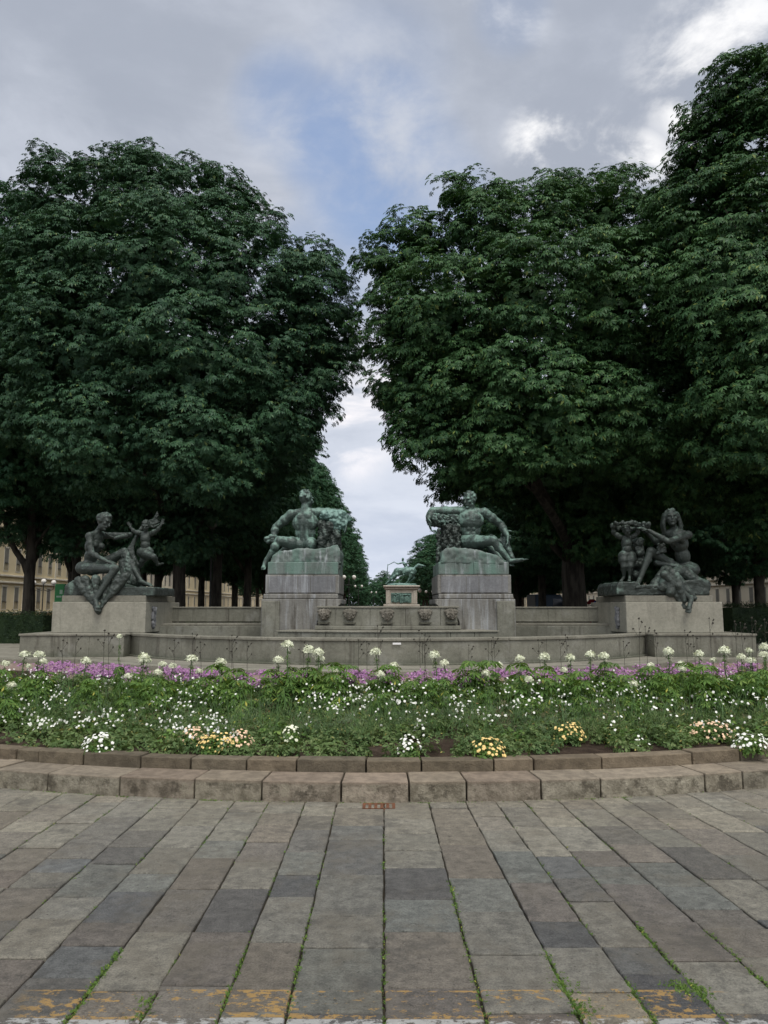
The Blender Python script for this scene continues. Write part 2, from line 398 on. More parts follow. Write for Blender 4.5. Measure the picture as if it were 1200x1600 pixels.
    def cap(s, a, ra, b, rb, seg=12):
        """tapered capsule"""
        a, b = Vector(a), Vector(b); d = b - a; L = d.length
        if L < 1e-5: return s.ell(a, max(ra, rb))
        d /= L; pts = []; rad = []
        for t in (-.97, -.8, -.45, 0): pts.append(a + d * ra * t); rad.append(ra * math.sqrt(max(1 - t * t, .02)))
        for t in (0, .45, .8, .97): pts.append(b + d * rb * t); rad.append(rb * math.sqrt(max(1 - t * t, .02)))
        s.tube(pts, rad, seg)
    def build(s, name, mats, parent=None, smooth=False, bevel=0.0, bseg=2, loc=None):
        me = bpy.data.meshes.new(name); me.from_pydata(s.v, [], s.f); me.update()
        for m in ([mats] if isinstance(mats, str) else mats): me.materials.append(MT[m])
        me.polygons.foreach_set('material_index', s.m)
        if smooth: me.polygons.foreach_set('use_smooth', [True] * len(s.f))
        if any(c != (1, 1, 1) for c in s.c):
            at = me.color_attributes.new('tone', 'FLOAT_COLOR', 'POINT')
            at.data.foreach_set('color', [x for c in s.c for x in (*c, 1.0)])
        o = bpy.data.objects.new(name, me); COL.objects.link(o)
        if parent: o.parent = parent
        if bevel:
            b = o.modifiers.new('bevel', 'BEVEL'); b.width = bevel; b.segments = bseg; b.limit_method = 'ANGLE'; b.angle_limit = R(35)
        return o
def remesh(mb, name, mat, voxel, parent=None, smooth=4, disp=0.0, dscale=3.0, dfine=0.0):
    """fuse the collected solids into one continuous skin"""
    o = mb.build(name, mat); r = o.modifiers.new('r', 'REMESH'); r.mode = 'VOXEL'; r.voxel_size = voxel
    if smooth:
        k = o.modifiers.new('s', 'SMOOTH'); k.factor = .6; k.iterations = smooth
    tmp = bpy.data.scenes.new('tmp'); tmp.collection.objects.link(o); COL.objects.unlink(o)
    with bpy.context.temp_override(scene=tmp, view_layer=tmp.view_layers[0]):
        dg = bpy.context.evaluated_depsgraph_get(); me = bpy.data.meshes.new_from_object(o.evaluated_get(dg))
    me.name = name; bpy.data.objects.remove(o); bpy.data.scenes.remove(tmp)
    if disp or dfine:
        n = len(me.vertices); co = np.empty(n * 3, dtype=np.float32); me.vertices.foreach_get('co', co); co = co.reshape(-1, 3)
        no = np.empty(n * 3, dtype=np.float32); me.vertex_normals.foreach_get('vector', no); no = no.reshape(-1, 3); dd = np.empty((n, 1), dtype=np.float32)
        for i in range(n):
            q = Vector(co[i]) * dscale; d = disp * mnoise.noise(q)
            if dfine: d += dfine * mnoise.noise(q * 3.7)
            dd[i] = d
        me.vertices.foreach_set('co', (co + no * dd).ravel()); me.update()
    me.polygons.foreach_set('use_smooth', [True] * len(me.polygons)); me.materials.clear(); me.materials.append(MT[mat])
    ob = bpy.data.objects.new(name, me); COL.objects.link(ob)
    if parent: ob.parent = parent
    return ob
def tag(o, label, cat, group=None):
    o['label'] = label; o['category'] = cat
    if group: o['group'] = group
    return o
def struct(o): o['kind'] = 'structure'; return o
def stuff(o, label, cat): o['kind'] = 'stuff'; o['label'] = label; o['category'] = cat; return o
def empty(name, loc=(0, 0, 0), rz=0.0):
    o = bpy.data.objects.new(name, None); COL.objects.link(o); o.location = loc; o.rotation_euler = (0, 0, rz); o.empty_display_size = .3; return o
def pin(parent, loc):
    """move a thing's Empty to its base without moving the children built in world coordinates"""
    parent.location = loc
    for c in parent.children: c.location = Vector(c.location) - Vector(loc)
def copy_tree(o, parent=None):
    c = o.copy(); COL.objects.link(c)
    if parent: c.parent = parent
    for ch in o.children: copy_tree(ch, c)
    return c
ORD = ['first', 'second', 'third', 'fourth', 'fifth', 'sixth', 'seventh', 'eighth', 'ninth', 'tenth', 'eleventh', 'twelfth', 'thirteenth', 'fourteenth',
       'fifteenth', 'sixteenth', 'seventeenth', 'eighteenth', 'nineteenth', 'twentieth']

def unit(a): return a / np.maximum(np.linalg.norm(a, axis=-1, keepdims=True), 1e-9)
def palmate(P, N, T, size, k=7, spread=135, width=.36, d1=.10, d2=.42, taper=.35):
    """vertices and quads of hand-shaped leaves: centre P, upper side N, leading leaflet along T"""
    n = len(P); N = unit(N); T = unit(T - N * (T * N).sum(1, keepdims=True)); B = np.cross(N, T)
    ang = np.radians(np.linspace(-spread, spread, k)) if k > 1 else np.array([0.0])
    ln = 1 - taper * (np.abs(ang) / max(np.radians(spread), 1e-6)) ** 1.3
    ca, sa = np.cos(ang)[None, :, None], np.sin(ang)[None, :, None]
    d = T[:, None] * ca + B[:, None] * sa; sd_ = -T[:, None] * sa + B[:, None] * ca
    L = (size[:, None] * ln[None])[..., None]; Nn = N[:, None]; P0 = P[:, None] + 0 * d
    v1 = P0 + d * L * .62 + sd_ * L * width / 2 - Nn * L * d1
    v2 = P0 + d * L - Nn * L * d2
    v3 = P0 + d * L * .62 - sd_ * L * width / 2 - Nn * L * d1
    V = np.stack([P0, v1, v2, v3], axis=2).reshape(-1, 3)
    return V, np.arange(len(V), dtype=np.int32).reshape(-1, 4)
def merge(parts):
    V = []; Fs = []; o = 0
    for v, f in parts: V.append(v); Fs.append(f + o); o += len(v)
    return np.concatenate(V), np.concatenate(Fs)
def sphere_dirs(n, g=rng):
    return unit(g.normal(size=(n, 3)))

# ------------------------------------------------------------------ trees
def crown_leaves(lobes, nclump, per, g, leaf=.19, clump=.85, fill=2500, sparse=0.0):
    C = np.array([l[:3] for l in lobes]); Rr = np.array([l[3] for l in lobes]); cen = C.mean(0)
    w = Rr ** 2 / (Rr ** 2).sum(); n0 = nclump * 3
    idx = g.choice(len(C), n0, p=w); d = sphere_dirs(n0, g)
    P = C[idx] + d * Rr[idx][:, None] * g.uniform(.80, 1.04, (n0, 1)) * np.array([1, 1, .95])
    dist = np.linalg.norm(P[:, None] - C[None], axis=2) / Rr[None]; dist[np.arange(n0), idx] = 9
    keep = (dist.min(1) > .86) | (g.random(n0) < .10)
    keep &= g.random(n0) > sparse
    P, d = P[keep][:nclump], d[keep][:nclump]; n = len(P)
    out = unit(.6 * d + .4 * unit(P - cen))
    rc = clump * g.uniform(.6, 1.15, n)
    # leaves on the dome of each clump
    e = sphere_dirs(n * per, g).reshape(n, per, 3); e[..., 2] = np.abs(e[..., 2]) * 1.0 - .25 * g.random((n, per))
    e = unit(e + out[:, None] * .55)
    Q = P[:, None] + e * rc[:, None, None] * np.stack([np.ones(n), np.ones(n), g.uniform(.5, .85, n)], 1)[:, None] * g.uniform(.55, 1.0, (n, per, 1))
    Nn = e * .65 + np.array([0, 0, .75]) + out[:, None] * .25 + g.normal(size=(n, per, 3)) * .28
    T = e * np.array([1, 1, .2]) + out[:, None] * .3 + g.normal(size=(n, per, 3)) * .3 - np.array([0, 0, .25])
    Q = Q.reshape(-1, 3); Nn = Nn.reshape(-1, 3); T = T.reshape(-1, 3)
    s = leaf * g.uniform(.5, 1.2, len(Q))
    A = palmate(Q, Nn, T, s)
    # inner foliage, bigger and simpler
    idx = g.choice(len(C), fill, p=w); d = sphere_dirs(fill, g)
    P = C[idx] + d * Rr[idx][:, None] * g.uniform(.2, .72, (fill, 1))
    Bq = palmate(P, d + np.array([0, 0, .6]), g.normal(size=(fill, 3)), leaf * 1.35 * g.uniform(.8, 1.2, fill), k=7, spread=150, width=.5)
    return merge([A, Bq])
def trunk_mesh(base, r, fork, lobes, g, name='trunk', lean=(0, 0), parent=None, V=False):
    mb = MB(); b = Vector(base); top = b + Vector((lean[0], lean[1], fork))
    pts = [b + Vector((0, 0, -.2)), b + Vector((0, 0, .25)), b.lerp(top, .3) + Vector((g.normal() * .05, 0, 0)), b.lerp(top, .65) + Vector((g.normal() * .06, 0, 0)), top]
    mb.tube(pts, [r * 1.45, r * 1.15, r, r * .92, r * .85], 12)
    ls = list(lobes); g.shuffle(ls)
    for l in ls[:9]:
        c = Vector(l[:3]); s0 = b.lerp(top, g.uniform(.72, 1.0)); mid = s0.lerp(c, .5) + Vector((g.normal() * .3, g.normal() * .3, -.3 + g.random() * .4))
        q = s0.lerp(mid, .5) + Vector((g.normal() * .12, g.normal() * .12, .12))
        mb.tube([s0, q, mid, mid.lerp(c, .6) + Vector((0, 0, .2)), c], [r * .52, r * .42, r * .32, r * .2, r * .07], 7)
        for _ in range(4):
            e = c + Vector(sphere_dirs(1, g)[0]) * l[3] * .8; mb.tube([mid.lerp(c, .4), mid.lerp(e, .7) + Vector((0, 0, .2)), e], [r * .18, r * .1, r * .03], 5)
    return mb.build(name, 'bark', parent, smooth=True)
def tree(name, base, r, fork, lobes, label, seed, nclump, per, leafm, group='horse chestnut trees lining the avenue', **kw):
    g = np.random.default_rng(seed); t = empty(name, (0, 0, 0))
    V, Fq = crown_leaves(lobes, nclump, per, g, **kw)
    from_arrays('crown', V, Fq, leafm, t)
    trunk_mesh(base, r, fork, lobes, g, parent=t)
    pin(t, base); tag(t, label, 'tree', group); return t
def lobes_px(lst, cx, hw, Y0, bulge, back, g):
    """lobes given where they stand in view, pushed out into a round crown, plus a far side"""
    out = []
    for px, py, rp in lst:
        u = max(-1, min(1, (px - cx) / hw)); Y = Y0 - bulge * math.sqrt(max(0, 1 - u * u)) * min(1.0, .45 + abs(py - 250) / 300)
        if py > 705: Y = Y0 + min(2.5, (py - 705) / 30)
        c = W(px, py + (26 if (py < 420 and px < 560) else 12 if py < 360 else 0), Y); r = max(.6, rp * math.hypot(Y, c.z) / F / 1.03 - (.36 if py < 440 else .08))
        out.append((c.x, c.y, c.z, r))
    n = len(out)
    for i in range(0, n, 2):
        x, y, z, r = out[i]; out.append((x * (Y0 + back) / y * .96, Y0 + back * g.uniform(.3, 1), z + .0, r * .95))
    return out
g0 = np.random.default_rng(3)
LA = [(75,235,20),(120,240,22),(165,232,22),(215,222,26),(245,222,24),(290,240,22),(335,250,24),(380,290,24),(428,345,26),(462,368,22),(496,380,22),(522,560,30),(532,500,20),(500,600,28),(92,305,66),(160,290,66),(232,287,72),(305,310,66),(345,345,60),(120,400,100),(240,420,120),(360,440,92),(440,415,58),(483,398,38),(470,470,70),(505,545,46),
      (490,590,44),(420,560,90),(300,560,120),(150,540,120),(85,470,90),(50,620,90),(170,680,100),(320,690,100),(425,655,70),(250,780,70),(130,750,62),(360,770,60),(405,720,55),(62,372,44),(300,850,34),(220,850,30)]
LB = [(700,300,20),(748,292,22),(790,300,20),(872,285,20),(905,284,22),(955,276,22),(985,292,18),(632,350,20),(662,352,20),(592,405,18),(645,560,50),(670,640,45),(735,735,36),(640,500,55),(700,600,60),(655,690,44),(760,610,80),(598,436,40),(642,395,50),(722,340,55),(778,345,58),(860,330,58),(945,325,58),(1000,370,66),(612,515,46),(638,592,46),(700,490,85),(820,470,105),(940,480,110),
      (672,672,48),(700,705,46),(780,700,66),(860,650,110),(960,640,110),(790,580,88),(1050,540,110),(1050,430,90),(900,755,78),(1000,770,80),(805,755,46),(1090,700,100),(930,830,50),(860,812,40)]
LC = [(1060,300,22),(1078,240,24),(1100,180,24),(1135,148,24),(1155,112,24),(1082,330,62),(1124,228,56),(1172,172,62),(1240,150,92),(1250,260,130),(1150,350,105),(1125,460,85),(1205,520,120),(1180,650,100),(1250,750,120),(1320,400,150),(1300,600,150),(1190,780,60)]
LbA = lobes_px(LA, 285, 290, 32.5, 5.0, 5.0, g0); LbB = lobes_px(LB, 850, 300, 30, 4.5, 5.0, g0); LbC = lobes_px(LC, 1280, 260, 25.5, 3.5, 5.0, g0)
A0 = W(279, 948, 32.5); B0 = W(900, 948, 30.0)
A0 = W(279, 948, 36.5); B0 = W(900, 948, 34.5)
tree('chestnut_tree', (A0.x, 36.5, .08), .32, 5.0, LbA, 'big dark chestnut tree at the front of the left side, right behind the running child', 11, 2200, 40, 'chestnut_leaf', fill=11000, leaf=.18)
tree('chestnut_tree', (B0.x, 34.5, .08), .56, 4.8, LbB, 'big chestnut tree with the thickest trunk, right of the avenue opening', 12, 2200, 40, 'chestnut_leaf_warm', fill=11000, leaf=.18)
tree('chestnut_tree', (17.5, 25.5, .08), .42, 5.0, LbC, 'nearest and tallest chestnut tree, cut off by the right edge', 13, 1700, 38, 'chestnut_leaf_warm', fill=8000, leaf=.18)
def generic_lobes(g, Rc=3.3, z0=4.4, z1=17.0, n=22):
    out = []; 
    for i in range(n):
        u = (i + .5) / n; z = z0 + 1.7 + (z1 - z0 - 3.6) * u
        env = math.sin(math.pi * min(1, max(0, .18 + .72 * u))) ** .7; a = i * 2.4 + g.normal() * .2; rr = Rc * env * (.75 if i % 4 else .1)
        out.append((rr * math.cos(a), rr * math.sin(a), z, g.uniform(1.7, 2.4) * (.65 + .45 * env)))
    out.append((0, 0, z1 - 1.5, 1.7)); out.append((.3, 0, (z0 + z1) / 2, 2.6))
    return out
def generic(seed, nclump, per, mat, leaf, **kw):
    g = np.random.default_rng(seed); lb = generic_lobes(g); t = empty('chestnut_tree')
    V, Fq = crown_leaves(lb, nclump, per, g, leaf=leaf, **kw); from_arrays('crown', V, Fq, mat, t)
    trunk_mesh((0, 0, 0), .27, 4.6, lb, g, parent=t); t['category'] = 'tree'; t['group'] = 'horse chestnut trees lining the avenue'; return t
protos = [generic(21, 620, 30, 'far_leaf', .20, fill=3600), generic(22, 620, 30, 'far_leaf', .20, fill=3600), generic(23, 330, 22, 'far_leaf', .24, fill=900, sparse=.15)]
used = set()
def put(kind, x, y, s, sz, rz, label, zz=.08):
    p = protos[kind]; o = p if kind not in used else copy_tree(p); used.add(kind)
    o.location = (x, y, zz); o.rotation_euler = (0, 0, rz); o.scale = (s, s, sz); o['label'] = label
innerY = [41.5, 50.5, 60, 70, 80, 91, 103, 116, 130, 145, 162]
for i, y in enumerate(innerY):
    for side in (-1, 1):
        rr = random.Random(int(y * 10) + side)
        s = rr.uniform(.98, 1.12) * (.94 if side > 0 else 1)
        put((i + (side > 0)) % 2, (side * (9.4 - .9 * (i > 6)) if side < 0 or i > 4 else 10.7) + rr.uniform(-.3, .3), y + rr.uniform(-.8, .8), s, s * rr.uniform(.93, 1.04) * (1 if side < 0 else (.86 if i < 3 else .72)), rr.uniform(0, 6.3),
            '%s chestnut tree along the %s edge of the open avenue, counted away from the fountain' % (ORD[i + 1], 'left' if side < 0 else 'right'))
outer = {-1: [(-19.6, 33.5, 0, 1.27), (-18.9, 39.5, 2, 1.0), (-19.8, 47, 2, 1.0), (-18.5, 57, 0, 1), (-18.8, 67, 1, 1), (-18.2, 79, 0, 1.0), (-18.6, 92, 1, 1), (-18.4, 108, 0, 1)],
         1: [(19.7, 39, 0, 1.05), (19.0, 48, 1, 1.05), (18.8, 58, 0, 1.0), (18.6, 70, 1, 1.0), (18.8, 84, 0, 1.0), (18.6, 100, 1, 1), (18.5, 118, 0, 1), (25.5, 43, 1, 1.0), (26, 55, 0, 1.05), (26.5, 69, 1, 1.0)]}
for side, lst in outer.items():
    for i, (x, y, k, s) in enumerate(lst):
        rr = random.Random(i * 7 + side); 
        put(k, x, y, s, s, rr.uniform(0, 6.3), ('%s tree in the street side row at the far right%s' if (side > 0 and i > 6) else '%s tree from the front in the outer ' + ('left' if side < 0 else 'right') + ' row%s') % (ORD[i - 7 if (side > 0 and i > 6) else i],
            ', thin dark trunk' if (side < 0 and i == 1) else ', before the street' if side > 0 else ', beside the yellow houses'), -1.3 if side > 0 else .08)
for i, (x, y) in enumerate([(13.8, 44), (14.3, 54), (14, 65), (14, 77), (14, 92)]):
    put((i + 1) % 2, x, y, 1.0, .95, i * 1.7 + .5, '%s tree from the front in the middle row right of the avenue, low dark crown' % ORD[i], -1.5)
for i, (x, y) in enumerate([(-14, 46), (-14, 57), (-14, 70), (-13.8, 86), (-14, 104), (-14.5, 124), (-19, 128), (-15, 146), (-20, 150), (-25, 165), (-31, 170)]):
    put(i % 2, x, y, 1.0, .98, i * 1.9 + .8, '%s tree from the front in the middle row left of the avenue' % ORD[i], -.6)
for i, (x, y, s) in enumerate([(-15, 190, 1.0), (-8.5, 178, .95), (-4.6, 196, .72), (0.2, 222, .9), (6.5, 215, .88), (9.5, 196, .8), (13, 180, .95), (18, 192, 1.0)]):
    put(i % 2, x, y, s * 1.1, s * .95, i * 1.3, '%s tree from the left of the group closing the far end of the avenue' % ORD[i], -3 * s)
# the forked limbs of the thin tree by the left edge
def fork_tree():
    g = np.random.default_rng(5); lb = []
    for px, py, rp in [(20,770,45),(95,700,50),(75,800,34),(110,845,24),(20,700,60),(150,760,40),(60,640,60),(0,830,22),(132,700,50)]:
        c = W(px, py, 36.5 + g.uniform(-1.5, 2)); lb.append((c.x, c.y, c.z, rp * 36.5 / F))
    t = empty('chestnut_tree'); V, Fq = crown_leaves(lb, 420, 24, g, leaf=.19, clump=.7, fill=250, sparse=.2); from_arrays('crown', V, Fq, 'chestnut_leaf', t)
    mb = MB(); P = lambda a, b, y=36.5: W(a, b, y)
    mb.tube([W(44, 995, 36.5), P(44, 980), P(46, 940), P(46, 905), P(49, 870), P(50, 820), P(52, 760), P(55, 690)], [.40, .30, .27, .25, .24, .2, .16, .08], 10)
    mb.tube([P(45, 900), P(38, 880), P(25, 862), P(14, 840), P(8, 815), P(-5, 770)], [.2, .17, .15, .13, .1, .04], 8)
    mb.tube([P(50, 862), P(62, 842), P(78, 822), P(100, 795)], [.12, .08, .06, .03], 6)
    mb.build('trunk', 'bark', t, smooth=True); pin(t, W(44, 990, 36.5)); tag(t, 'slim forked chestnut tree in front of the yellow house at the left edge', 'tree', 'horse chestnut trees lining the avenue')
    t = empty('chestnut_tree'); lb = []
    for px, py, rp in [(95,760,34),(140,740,40),(118,690,50),(150,800,24),(90,830,20),(160,700,40)]:
        c = W(px, py, 40 + g.uniform(-1.5, 2)); lb.append((c.x, c.y, c.z, rp * 40 / F))
    V, Fq = crown_leaves(lb, 260, 24, g, leaf=.19, clump=.7, fill=200, sparse=.2); from_arrays('crown', V, Fq, 'chestnut_leaf', t)
    mb = MB(); P = lambda a, b: W(a, b, 40)
    mb.tube([P(119, 990), P(119, 950), P(119, 905), P(121, 870), P(127, 835), P(127, 790), P(122, 720)], [.32, .26, .23, .21, .17, .13, .07], 9)
    mb.tube([P(119, 885), P(114, 860), P(115, 820), P(112, 780), P(105, 740)], [.17, .14, .12, .08, .03], 7)
    mb.build('trunk', 'bark', t, smooth=True); pin(t, P(119, 985)); tag(t, 'slim tree with a V fork rising right behind the crouching bronze woman', 'tree', 'horse chestnut trees lining the avenue')
fork_tree()

# ------------------------------------------------------------------ ground
def sheet(name, poly, z, mat):
    me = bpy.data.meshes.new(name); me.from_pydata([(x, y, z) for x, y in poly], [], [tuple(range(len(poly)))]); me.update()
    me.materials.append(MT[mat]); o = bpy.data.objects.new(name, me); COL.objects.link(o); return struct(o)
sheet('ground', [(-1200, -300), (1200, -300), (1200, 2000), (-1200, 2000)], -.02, 'joint_dirt')
KC, KR = (0.0, 18.24), 11.9          # centre and radius of the curved kerb
def circ(c, r, a0, a1, n): return [(c[0] + r * math.sin(a0 + (a1 - a0) * i / n), c[1] - r * math.cos(a0 + (a1 - a0) * i / n)) for i in range(n + 1)]
sheet('gravel_path', circ(KC, 11.4, R(-88), R(88), 60) + [(60, 18), (60, 400), (-60, 400), (-60, 18)], .08, 'pink_gravel')
sheet('lawn', [(-23, 36), (-3.6, 36), (-3.6, 80), (-23, 80)][::1], .088, 'lawn'); sheet('lawn', [(3.6, 36), (23, 36), (23, 80), (3.6, 80)], .088, 'lawn')
sheet('road', [(-36, 20), (-24, 20), (-24, 300), (-36, 300)], .092, 'asphalt'); sheet('road', [(24, 20), (36, 20), (36, 300), (24, 300)], .092, 'asphalt')

def slabs():
    def yd(py): 
        a = math.atan((py - 800) / F) - PITCH; return EYE / math.tan(a)
    xs_r = [0, .37, .68, .93, 1.17, 1.46, 1.76, 2.05, 2.36, 2.66, 2.98, 3.27, 3.6, 3.9, 4.25, 4.55, 4.9]
    xs_l = [0, -.387, -.65, -.95, -1.24, -1.55, -1.86, -2.17, -2.46, -2.78, -3.08, -3.4, -3.7, -4.05, -4.4, -4.7, -5.0]
    known = {('r', 0): [1280, 1302, 1328, 1355, 1404, 1453, 1542, 1600], ('r', 1): [1262, 1291, 1319, 1371, 1424, 1491, 1582], ('r', 2): [1275, 1296, 1330, 1379, 1439, 1480, 1550, 1598],
             ('r', 3): [1261, 1290, 1307, 1337, 1372, 1407, 1477, 1521, 1610], ('l', 0): [1262, 1290, 1312, 1367, 1431, 1480, 1581], ('l', 1): [1274, 1296, 1331, 1366, 1401, 1472, 1581],
             ('r', 4): [1276, 1290, 1328, 1352, 1380, 1440, 1500], ('l', 2): [1271, 1289, 1315, 1345, 1388, 1456, 1540], ('l', 3): [1268, 1295, 1312, 1340, 1388, 1455, 1545]}
    tones = [(.175, .168, .145), (.155, .158, .142), (.128, .131, .128), (.20, .19, .16), (.155, .138, .120), (.165, .150, .128), (.108, .107, .104), (.185, .176, .150), (.142, .145, .130), (.15, .135, .119), (.13, .128, .12)]
    def warp(x, y): return x * (1 + .13 * min(1, x / .6) * max(-.3, (6.2 - y) / 3)) if x > 0 else x
    mb = MB(); rr = random.Random(5); weeds = []
    for side, xs in (('r', xs_r), ('l', xs_l)):
        for ci in range(len(xs) - 1):
            x0, x1 = sorted((xs[ci], xs[ci + 1]))
            ks = known.get((side, ci))
            if ks:
                ys = sorted(yd(k) for k in ks)
            else: ys = [3.0 + rr.uniform(0, .4)]
            while ys[-1] < 9.6: ys.append(ys[-1] + rr.choice([.26, .31, .36, .42, .48, .56]) * rr.uniform(.93, 1.05))
            while ys[0] > .2: ys.insert(0, ys[0] - rr.uniform(.3, .6))
            for k in range(len(ys) - 1):
                ya, yb = ys[k], ys[k + 1]
                if yb < 1.8 or math.hypot((x0 + x1) / 2 - KC[0], ya - KC[1]) < KR - .9: continue
                gx, gy = rr.uniform(.003, .0065), rr.uniform(.002, .005)
                z = rr.uniform(-.004, .004); tx, ty = rr.uniform(-.006, .006), rr.uniform(-.006, .006)
                t = rr.choice(tones); v = rr.uniform(1.0, 1.28); wm = rr.uniform(-.004, .004)
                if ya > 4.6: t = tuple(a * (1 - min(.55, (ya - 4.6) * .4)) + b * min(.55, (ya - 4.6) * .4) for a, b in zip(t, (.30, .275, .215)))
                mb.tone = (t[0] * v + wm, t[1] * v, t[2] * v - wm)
                if (side, ci) == ('r', 2) and ya < 3.2 < yb: mb.tone = (.30, .265, .20)
                if (side, ci) == ('r', 3) and ya < 3.25: mb.tone = (.10, .10, .102)
                # outline with worn, uneven edges
                cor = [(x0 + gx, ya + gy), (x1 - gx, ya + gy), (x1 - gx, yb - gy), (x0 + gx, yb - gy)]; out = []
                for a in range(4):
                    p, q = cor[a], cor[(a + 1) % 4]; nseg = 7
                    for m_ in range(nseg):
                        f = m_ / nseg; j = .003 if m_ else .006
                        out.append((p[0] + (q[0] - p[0]) * f + rr.uniform(-j, j), p[1] + (q[1] - p[1]) * f + rr.uniform(-j, j)))
                cx, cy = (x0 + x1) / 2, (ya + yb) / 2; n = len(out)
                H = lambda x, y, dz: z + tx * (x - cx) + ty * (y - cy) + dz
                def ins(p, d):
                    vx, vy = cx - p[0], cy - p[1]; l = math.hypot(vx, vy); return (p[0] + vx / l * d, p[1] + vy / l * d)
                rings = [[(p[0], p[1], H(*p, -.03)) for p in out], [(p[0], p[1], H(*p, -.007)) for p in out],
                         [(*ins(p, .005), H(*p, -.002)) for p in out], [(*ins(p, .014), H(*p, 0)) for p in out]]
                vs = [(warp(a_, b_), b_, c_) for a_, b_, c_ in sum(rings, [])]; fs = []
                for r_ in range(3):
                    for a in range(n): fs.append((r_ * n + a, r_ * n + (a + 1) % n, (r_ + 1) * n + (a + 1) % n, (r_ + 1) * n + a))
                fs.append(tuple(range(3 * n, 4 * n))); mb.add(vs, fs)
                if rr.random() < .5 and abs(cx) < 4:
                    for _ in range(rr.randint(1, 3)): weeds.append((x0 + rr.uniform(-.008, .008), rr.uniform(ya, yb)))
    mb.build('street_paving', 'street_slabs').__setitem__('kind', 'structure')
    # grass and moss in the joints
    pts = []; g = np.random.default_rng(9)
    for (x, y) in weeds: 
        n = int(g.integers(3, 12)); pts.append(np.stack([x + g.normal(size=n) * .006, y + g.normal(size=n) * .06, np.full(n, -.004)], 1))
    def line(a, b, n, sx=.008):
        f = g.random(n)[:, None]; p = np.array(a) + (np.array(b) - np.array(a)) * f; pts.append(np.concatenate([p + g.normal(size=(n, 2)) * (sx, .02), np.full((n, 1), -.003)], 1))
    line((-.387, 3.1), (-.387, 4.2), 160, .010); line((-.65, 3.0), (-.65, 3.7), 200, .013); line((0, 3.0), (0, 4.3), 110, .006); line((.37, 3.0), (.37, 4.6), 200, .010)
    line((.68, 3.1), (.68, 3.7), 300, .016); line((-1.24, 3.1), (-1.24, 3.7), 300, .012); line((1.17, 3.1), (1.17, 4.0), 260, .01); line((.93, 3.1), (.93, 3.4), 220, .014); line((1.46, 3.1), (1.46, 3.9), 160, .012)
    for x, y, n in [(1.12, 3.36, 260), (1.16, 3.33, 160), (.69, 3.38, 160), (.70, 3.2, 120), (-.95, 3.15, 60), (-.96, 3.25, 60)]:
        pts.append(np.stack([x + g.normal(size=n) * .028, y + g.normal(size=n) * .035, np.full(n, 0.0)], 1))
    for a in np.radians(np.arange(-24, 24, 1.7)):
        n = int(g.integers(8, 60)); r_ = KR + .02; a2 = a + g.normal(size=n) * .006
        pts.append(np.stack([KC[0] + r_ * np.sin(a2), KC[1] - r_ * np.cos(a2), np.full(n, 0.0)], 1))
    P = np.concatenate(pts); P[:, 0] = [warp(a_, b_) for a_, b_ in P[:, :2]]; n = len(P); Nn = g.normal(size=(n, 3)) * .5 + (0, -.3, .6); T = g.normal(size=(n, 3)) * (1, 1, .3) + (0, 0, .9)
    V, Fq = palmate(P, Nn, T, g.uniform(.006, .016, n), k=3, spread=60, width=.45)
    stuff(from_arrays('joint_weeds', V, Fq, 'weed_leaf'), 'green weeds and moss growing in the joints of the street slabs', 'weeds')
slabs()

def kerbs():
    rr = random.Random(8)
    def row(name, r0, r1, z0, z1, joints, tones, seed, rough):
        mb = MB(); rr = random.Random(seed); js = sorted(joints)
        for a, b in zip(js[:-1], js[1:]):
            t = rr.choice(tones); v = rr.uniform(.78, 1.25); mb.tone = tuple(x * v for x in t); dz = rr.uniform(-.006, .006); dr = rr.uniform(-.006, .006)
            g_ = .0006; n = 6
            mb.arc(KC, r0 + dr, r1 + dr, a + g_, b - g_, z0, z1 + dz, n)
        o = mb.build(name, 'kerb_stones', bevel=.009, bseg=2); struct(o); return o
    def ang(px): return math.atan2((px - 600) * 6.2 / F, KR - .1) if False else math.asin(max(-1, min(1, (px - 600) * (6.3 + ((px - 600) / 600) ** 2 * .5) / F / KR)))
    j1 = [ang(p) for p in (-20, 8, 90, 200, 313, 415, 535, 638, 725, 838, 928, 1087, 1145, 1215)]
    while j1[0] > R(-80): j1.insert(0, j1[0] - rr.uniform(.045, .06))
    while j1[-1] < R(80): j1.append(j1[-1] + rr.uniform(.045, .06))
    row('kerb', KR - .36, KR, -.05, .163, j1, [(.205, .187, .145), (.19, .176, .14), (.24, .222, .175), (.205, .18, .142)], 3, 1)
    j2 = [ang(p) for p in (-10, 28, 103, 198, 280, 372, 455, 570, 662, 782, 848, 960, 1110, 1190)]
    while j2[0] > R(-80): j2.insert(0, j2[0] - rr.uniform(.04, .055))
    while j2[-1] < R(80): j2.append(j2[-1] + rr.uniform(.04, .055))
    row('bed_edging', KR - .53, KR - .363, .0, .262, j2, [(.15, .135, .098), (.165, .145, .105), (.14, .128, .095)], 4, 1)
kerbs()
def drain():
    mb = MB(); p = W(592, 1259, 6.22)
    x0, x1 = W(569, 1258, 6.25).x, W(615, 1258, 6.25).x; y0, y1 = 6.14, 6.30
    mb.box((x0, y0, -.02), (x1, y0 + .015, .006)); mb.box((x0, y1 - .015, -.02), (x1, y1, .006))
    for i in range(6):
        x = x0 + (x1 - x0) * i / 5; mb.box((x - .012, y0, -.02), (x + .012, y1, .008))
    tag(mb.build('drain_grate', 'iron_rust'), 'small rusty iron drain grate against the kerb', 'drain grate')
drain()

